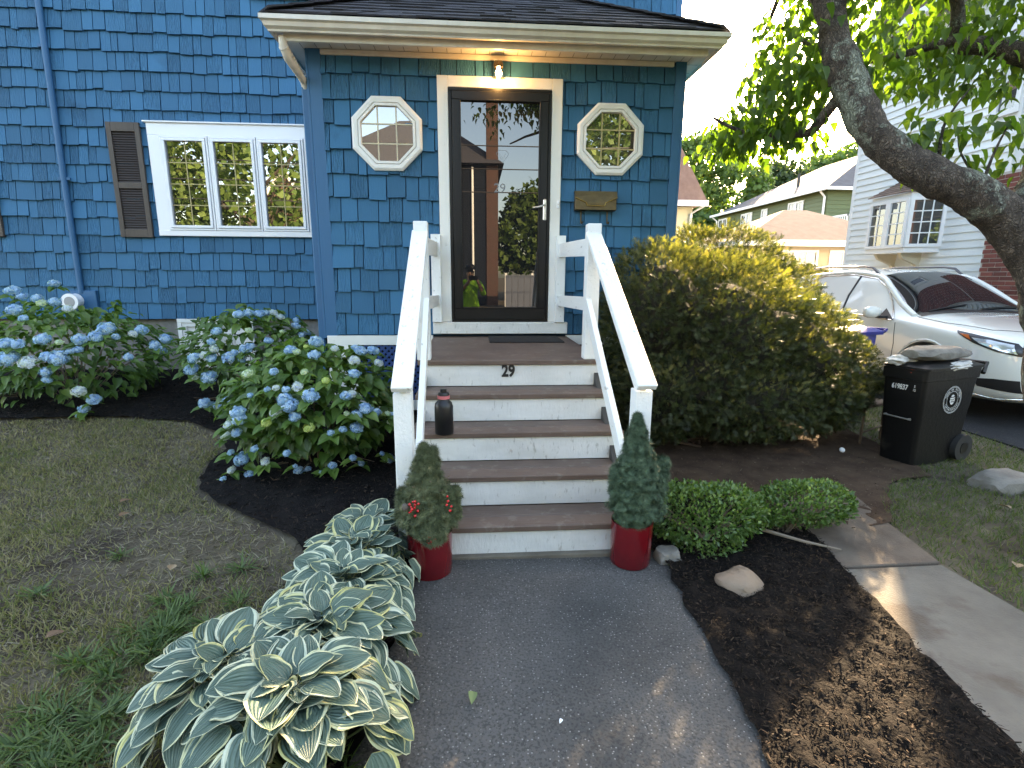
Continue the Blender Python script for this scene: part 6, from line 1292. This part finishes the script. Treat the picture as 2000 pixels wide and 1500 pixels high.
for (c, r, n, dp) in cl:
    for k in range(n):
        v = Vector((rr.gauss(0, 1), rr.gauss(0, 1), rr.gauss(0, .7))) * r * .6; p = Vector(c) + v
        # crown stays clear of the trunk's underside and of the open sky left of it
        if p.x < 1.40 + (p.z - 2.53) * .62 and p.z < 1.60 + .52 * sqrt((p.x + .25) ** 2 + (p.y + 5.13) ** 2): continue
        if p.x > 1.95 and p.z < 1.49 + .345 * (p.y + 5.13) and not (p.y < -2.1): continue
        if p.x > 1.3 and p.z < 2.33: 
            if not (p.y < -2.1): continue
        a = rr.uniform(0, 6.28); lpz.append(tuple(p)); ldz.append((cos(a), sin(a), -rr.uniform(.3, 1.5))); lnz.append((cos(a) * .6 + rr.gauss(0, .3), sin(a) * .6 + rr.gauss(0, .3), .8))
DWL = mat('dogwood_leaf', (.05, .10, .02), .45, attr=[(.034, .070, .013), (.054, .104, .018), (.082, .145, .024), (.125, .19, .035)], transl=.5, spec=.4)
dt, df, du = leaf_template(2, 6, .60, .25, .35, .08)
M = len(lpz); scatter('crown', dt, df, du, np.array(lpz), np.array(ldz), np.array(lnz), rng.uniform(.055, .095, M), DWL, ft, np.clip(rng.normal(.5, .25, M), 0, 1))
# ------------------------------------------------------------------ what the windows mirror: the far side of the street
oh = thing('grey_house', 'grey sided house with a brick chimney across the street, mirrored in the storm door', 'house', (-3, -24, 0))
mb = MB(); lap(mb, (.75, -23), (-7.5, -23), .2, 7.2, .16, (0, 1), .02); mb.build('siding', mat('grey_siding_shaded', (.008, .012, .020), .8, spec=.1), oh); MB().box(-7.5, .75, -32, -23.0, 0, 7.2).build('wall', mat('grey_wall_shaded', (.008, .012, .020), .8, spec=.1), oh)  # siding and wall colour darkened in place of the shade on this house
MB().add([(-8, -22.5, 7.1), (1.3, -22.5, 7.1), (1.3, -32.5, 7.1), (-8, -32.5, 7.1), (-4.5, -27.5, 10.3), (-2.2, -27.5, 10.3)], [(0, 1, 5, 4), (2, 3, 4, 5), (1, 2, 5), (0, 4, 3), (0, 3, 2, 1)]).build('roof', ROOF, oh)
mb = MB(); mb.box(.42, 1.02, -23.5, -22.9, 0, 10.4); mb.box(.36, 1.08, -23.56, -22.84, 10.2, 10.4); BTX = mat('brick_far', (.12, .04, .03), .85); n_b = BTX.node_tree; n_b.nodes['Principled BSDF'].inputs['Specular IOR Level'].default_value = .1; tb = n_b.nodes.new('ShaderNodeTexBrick'); tb.inputs['Scale'].default_value = 4.5; tb.inputs['Color1'].default_value = (.075, .028, .022, 1); tb.inputs['Color2'].default_value = (.035, .018, .015, 1); tb.inputs['Mortar'].default_value = (.12, .10, .09, 1); tb.inputs['Mortar Size'].default_value = .03
tcb = n_b.nodes.new('ShaderNodeTexCoord'); mpb = n_b.nodes.new('ShaderNodeMapping'); mpb.inputs['Rotation'].default_value = (radians(90), 0, 0); n_b.links.new(tcb.outputs['Object'], mpb.inputs[0]); n_b.links.new(mpb.outputs[0], tb.inputs[0]); n_b.links.new(tb.outputs[0], n_b.nodes['Principled BSDF'].inputs['Base Color'])
mb.build('chimney', BTX, oh)
for x in (-6.3, -4.2, -2.0): sashes((x, -22.97), (x + .9, -22.97), 1, 4.6, 6.2, 2, 2, 'window', oh, GG, wd=.09, out=(0, 1)); sashes((x, -22.97), (x + .9, -22.97), 1, 1.4, 3.0, 2, 2, 'window', oh, GG, wd=.09, out=(0, 1))
MB().tube([(-.3, -22.9, 7.0), (-.3, -22.9, .2)], .06, 8).build('downspout', TRW, oh)
o2 = thing('tan_house', 'tan house with a white gable across the street, mirrored in the triple window', 'house', (-14, -30, 0))
MB().box(-13.2, -8.9, -30, -24, 0, 4.2).build('wall', mat('tan_wall2', (.45, .33, .20), .7), o2); mb = MB(); mb.prism([(-13.8, 4.1), (-8.3, 4.1), (-11, 7.2)], 'y', -30.5, -23.6); mb.build('roof', BR_, o2)
mb = MB(); mb.beam((-13.8, -23.5, 4.15), (-11, -23.5, 7.3), .1, .25); mb.beam((-8.3, -23.5, 4.15), (-11, -23.5, 7.3), .1, .25); mb.build('bargeboard', TRW, o2)
fe = thing('white_fence', 'white board fence across the street, mirrored low in the storm door', 'fence', (3, -21, 0)); mb = MB()
for k in range(22): mb.box(1.3 + k * .3, 1.58 + k * .3, -20.6, -20.57, 0, 1.6)
mb.build('boards', mat('fence_grey', (.08, .10, .14), .6), fe); mb = MB()
for k in range(6): mb.box(1.25 + k * 1.3, 1.35 + k * 1.3, -20.68, -20.6, 0, 1.7)
mb.build('posts', TRW, fe)
for i, (x, y, h_, s_) in enumerate(((3.5, -27, 7.0, 2.1), (8.2, -25, 11.5, 3.0), (-11.5, -21, 12.5, 4.2), (-17.5, -22, 13, 4.5), (-24, -23, 12, 4.5), (-6.5, -38, 10, 3.), (13.5, -26, 12, 3.8), (18, -25, 10, 4))):
    lab = ['small round tree right of the chimney in the door reflection', 'second small tree in the door reflection, by the white fence', 'tallest sunlit tree mirrored in the triple window, nearest the porch', 'broad sunlit tree mirrored in the middle of the triple window', 'sunlit tree mirrored in the left pane of the triple window', 'tree behind the grey house across the street', 'tree across the street to the right of the fence', 'far right tree across the street'][i]
    tree(lab, (x, y, 0), h_, [(x, y, h_ * .62, s_, s_, h_ * .36), (x - s_ * .5, y, h_ * .5, s_ * .7, s_ * .7, h_ * .26), (x + s_ * .5, y + .5, h_ * .52, s_ * .7, s_ * .7, h_ * .28)], 12000, GC, 30 + i, .27, 'trees across the street')
pw = thing('power_lines', 'three overhead wires along the street, mirrored in the storm door', 'wires', (0, -12, 0)); 
for z, y in ((5.6, -12), (6.3, -12.1), (4.9, -11.9)):
    mb = MB(); mb.tube([(-30 + 3 * k, y, z - .8 * (1 - ((-30 + 3 * k) / 30) ** 2)) for k in range(21)], .018, 5); mb.build('wire', CB, pw)
for x in (-29.9, 29.9): MB().tube([(x, -12, 0), (x, -12, 8)], [.16, .12], 10).build('pole', mat('pole_wood', (.1, .07, .05), .9), pw)
# the photographer, standing behind the camera
pe = thing('person', 'person in lime green shirt and dark cap raising a phone, mirrored in the door', 'person', (-.33, -5.52, 0))
bm = bmesh.new(); lay = bm.verts.layers.skin.verify()
J = {'pel': (0, 0, .95, .145), 'wai': (0, 0, 1.10, .135), 'che': (0, .01, 1.30, .155), 'nec': (0, .01, 1.47, .06), 'hea': (0, .03, 1.56, .085), 'top': (0, .02, 1.67, .085),
     'lsh': (-.17, 0, 1.41, .06), 'lel': (-.25, .10, 1.17, .046), 'lha': (-.02, .30, 1.43, .032), 'rsh': (.17, 0, 1.41, .06), 'rel': (.27, .10, 1.17, .046), 'rha': (.15, .30, 1.43, .032),
     'lhi': (-.10, 0, .88, .10), 'lkn': (-.12, .02, .50, .06), 'lan': (-.13, -.01, .09, .042), 'lto': (-.14, .14, .04, .035), 'rhi': (.10, 0, .88, .10), 'rkn': (.12, .02, .50, .06), 'ran': (.13, -.01, .09, .042), 'rto': (.14, .14, .04, .035)}
vb = {k: bm.verts.new(v[:3]) for k, v in J.items()}
for k, v in J.items(): vb[k][lay].radius = (v[3], v[3] * (.8 if k in ('che', 'wai', 'pel') else 1))
for a, b in (('pel', 'wai'), ('wai', 'che'), ('che', 'nec'), ('nec', 'hea'), ('hea', 'top'), ('che', 'lsh'), ('lsh', 'lel'), ('lel', 'lha'), ('che', 'rsh'), ('rsh', 'rel'), ('rel', 'rha'), ('pel', 'lhi'), ('lhi', 'lkn'), ('lkn', 'lan'), ('lan', 'lto'), ('pel', 'rhi'), ('rhi', 'rkn'), ('rkn', 'ran'), ('ran', 'rto')): bm.edges.new((vb[a], vb[b]))
vb['pel'][lay].use_root = True
for hh, sgn in (('lha', 1), ('rha', -1)):      # five fingers round the phone
    hx, hy, hz, _ = J[hh]
    for k in range(5):
        f0 = bm.verts.new((hx + sgn * .02, hy + .015, hz + .02 + k * .012)); f1 = bm.verts.new((hx + sgn * (.045 + .004 * k), hy + .03, hz + .03 + k * .018)); f2 = bm.verts.new((hx + sgn * (.060 + .003 * k), hy + .008, hz + .035 + k * .018))
        for f_ in (f0, f1, f2): f_[lay].radius = (.009, .009)
        bm.edges.new((vb[hh], f0)); bm.edges.new((f0, f1)); bm.edges.new((f1, f2))
me = bpy.data.meshes.new('p'); bm.to_mesh(me); bm.free(); o = bpy.data.objects.new('p', me); COL.objects.link(o); o.modifiers.new('s', 'SKIN'); u = o.modifiers.new('u', 'SUBSURF'); u.levels = 2; u.render_levels = 2
bpy.context.view_layer.update(); pm = bpy.data.meshes.new_from_object(o.evaluated_get(bpy.context.evaluated_depsgraph_get())); bpy.data.objects.remove(o)
SK = mat('skin', (.45, .26, .18), .5); LM = mat('lime_shirt', (.28, .62, .03), .8, bump=.4, bscale=20); JN = mat('dark_trousers', (.02, .022, .03), .8); SHO = mat('shoe_black', (.01, .01, .01), .6)
pm.materials.clear(); pm.materials.append(SK); link('body', pm, pe, local=True)
def cloth(name, test, m, off):
    bm = bmesh.new(); bm.from_mesh(pm); bmesh.ops.delete(bm, geom=[f for f in bm.faces if not test(f.calc_center_median())], context='FACES'); bm.normal_update()
    for v in bm.verts: v.co += v.normal * off
    me = bpy.data.meshes.new(name); bm.to_mesh(me); bm.free(); me.materials.clear(); me.materials.append(m); smooth(me); return link(name, me, pe, local=True)
cloth('shirt', lambda c: c.z > .88 and c.z < 1.50 and c.y < .20 and not (abs(c.x) < .08 and c.z > 1.46), LM, .012); cloth('trousers', lambda c: c.z <= .92 and c.z > .10, JN, .010); cloth('shoes', lambda c: c.z <= .11, SHO, .012)
cloth('hair', lambda c: c.z > 1.60 or (c.z > 1.5 and c.y < -.01), mat('dark_hair', (.01, .008, .007), .7), .010)
mb = MB(); mb.lathe([(.10, .0), (.102, .05), (.07, .10), (.001, .115)], (0, .02, 1.66), 20); mb.hexa([(-.07, .09, 1.655), (.07, .09, 1.655), (.05, .19, 1.645), (-.05, .19, 1.645), (-.07, .09, 1.67), (.07, .09, 1.67), (.05, .19, 1.66), (-.05, .19, 1.66)]); mb.build('cap', SHO, pe, sm=50, local=True)
mb = MB()
for x in (-.032, .032): mb.tube([(x, .112, 1.60), (x, .118, 1.60)], .010, 8)
mb.build('eyes', SHO, pe, local=True); MB().lathe([(.001, .0), (.014, .004), (.008, .03), (.001, .035)], (0, .118, 1.565), 8).build('nose', SK, pe, local=True)
tag(MB().box(-.33 - .02, -.33 + .15, -5.52 + .325, -5.52 + .335, 1.455, 1.545).build('phone', mat('phone_black', (.01, .01, .01), .3), bev=.003), 'black phone held up sideways by the person mirrored in the storm door', 'phone')
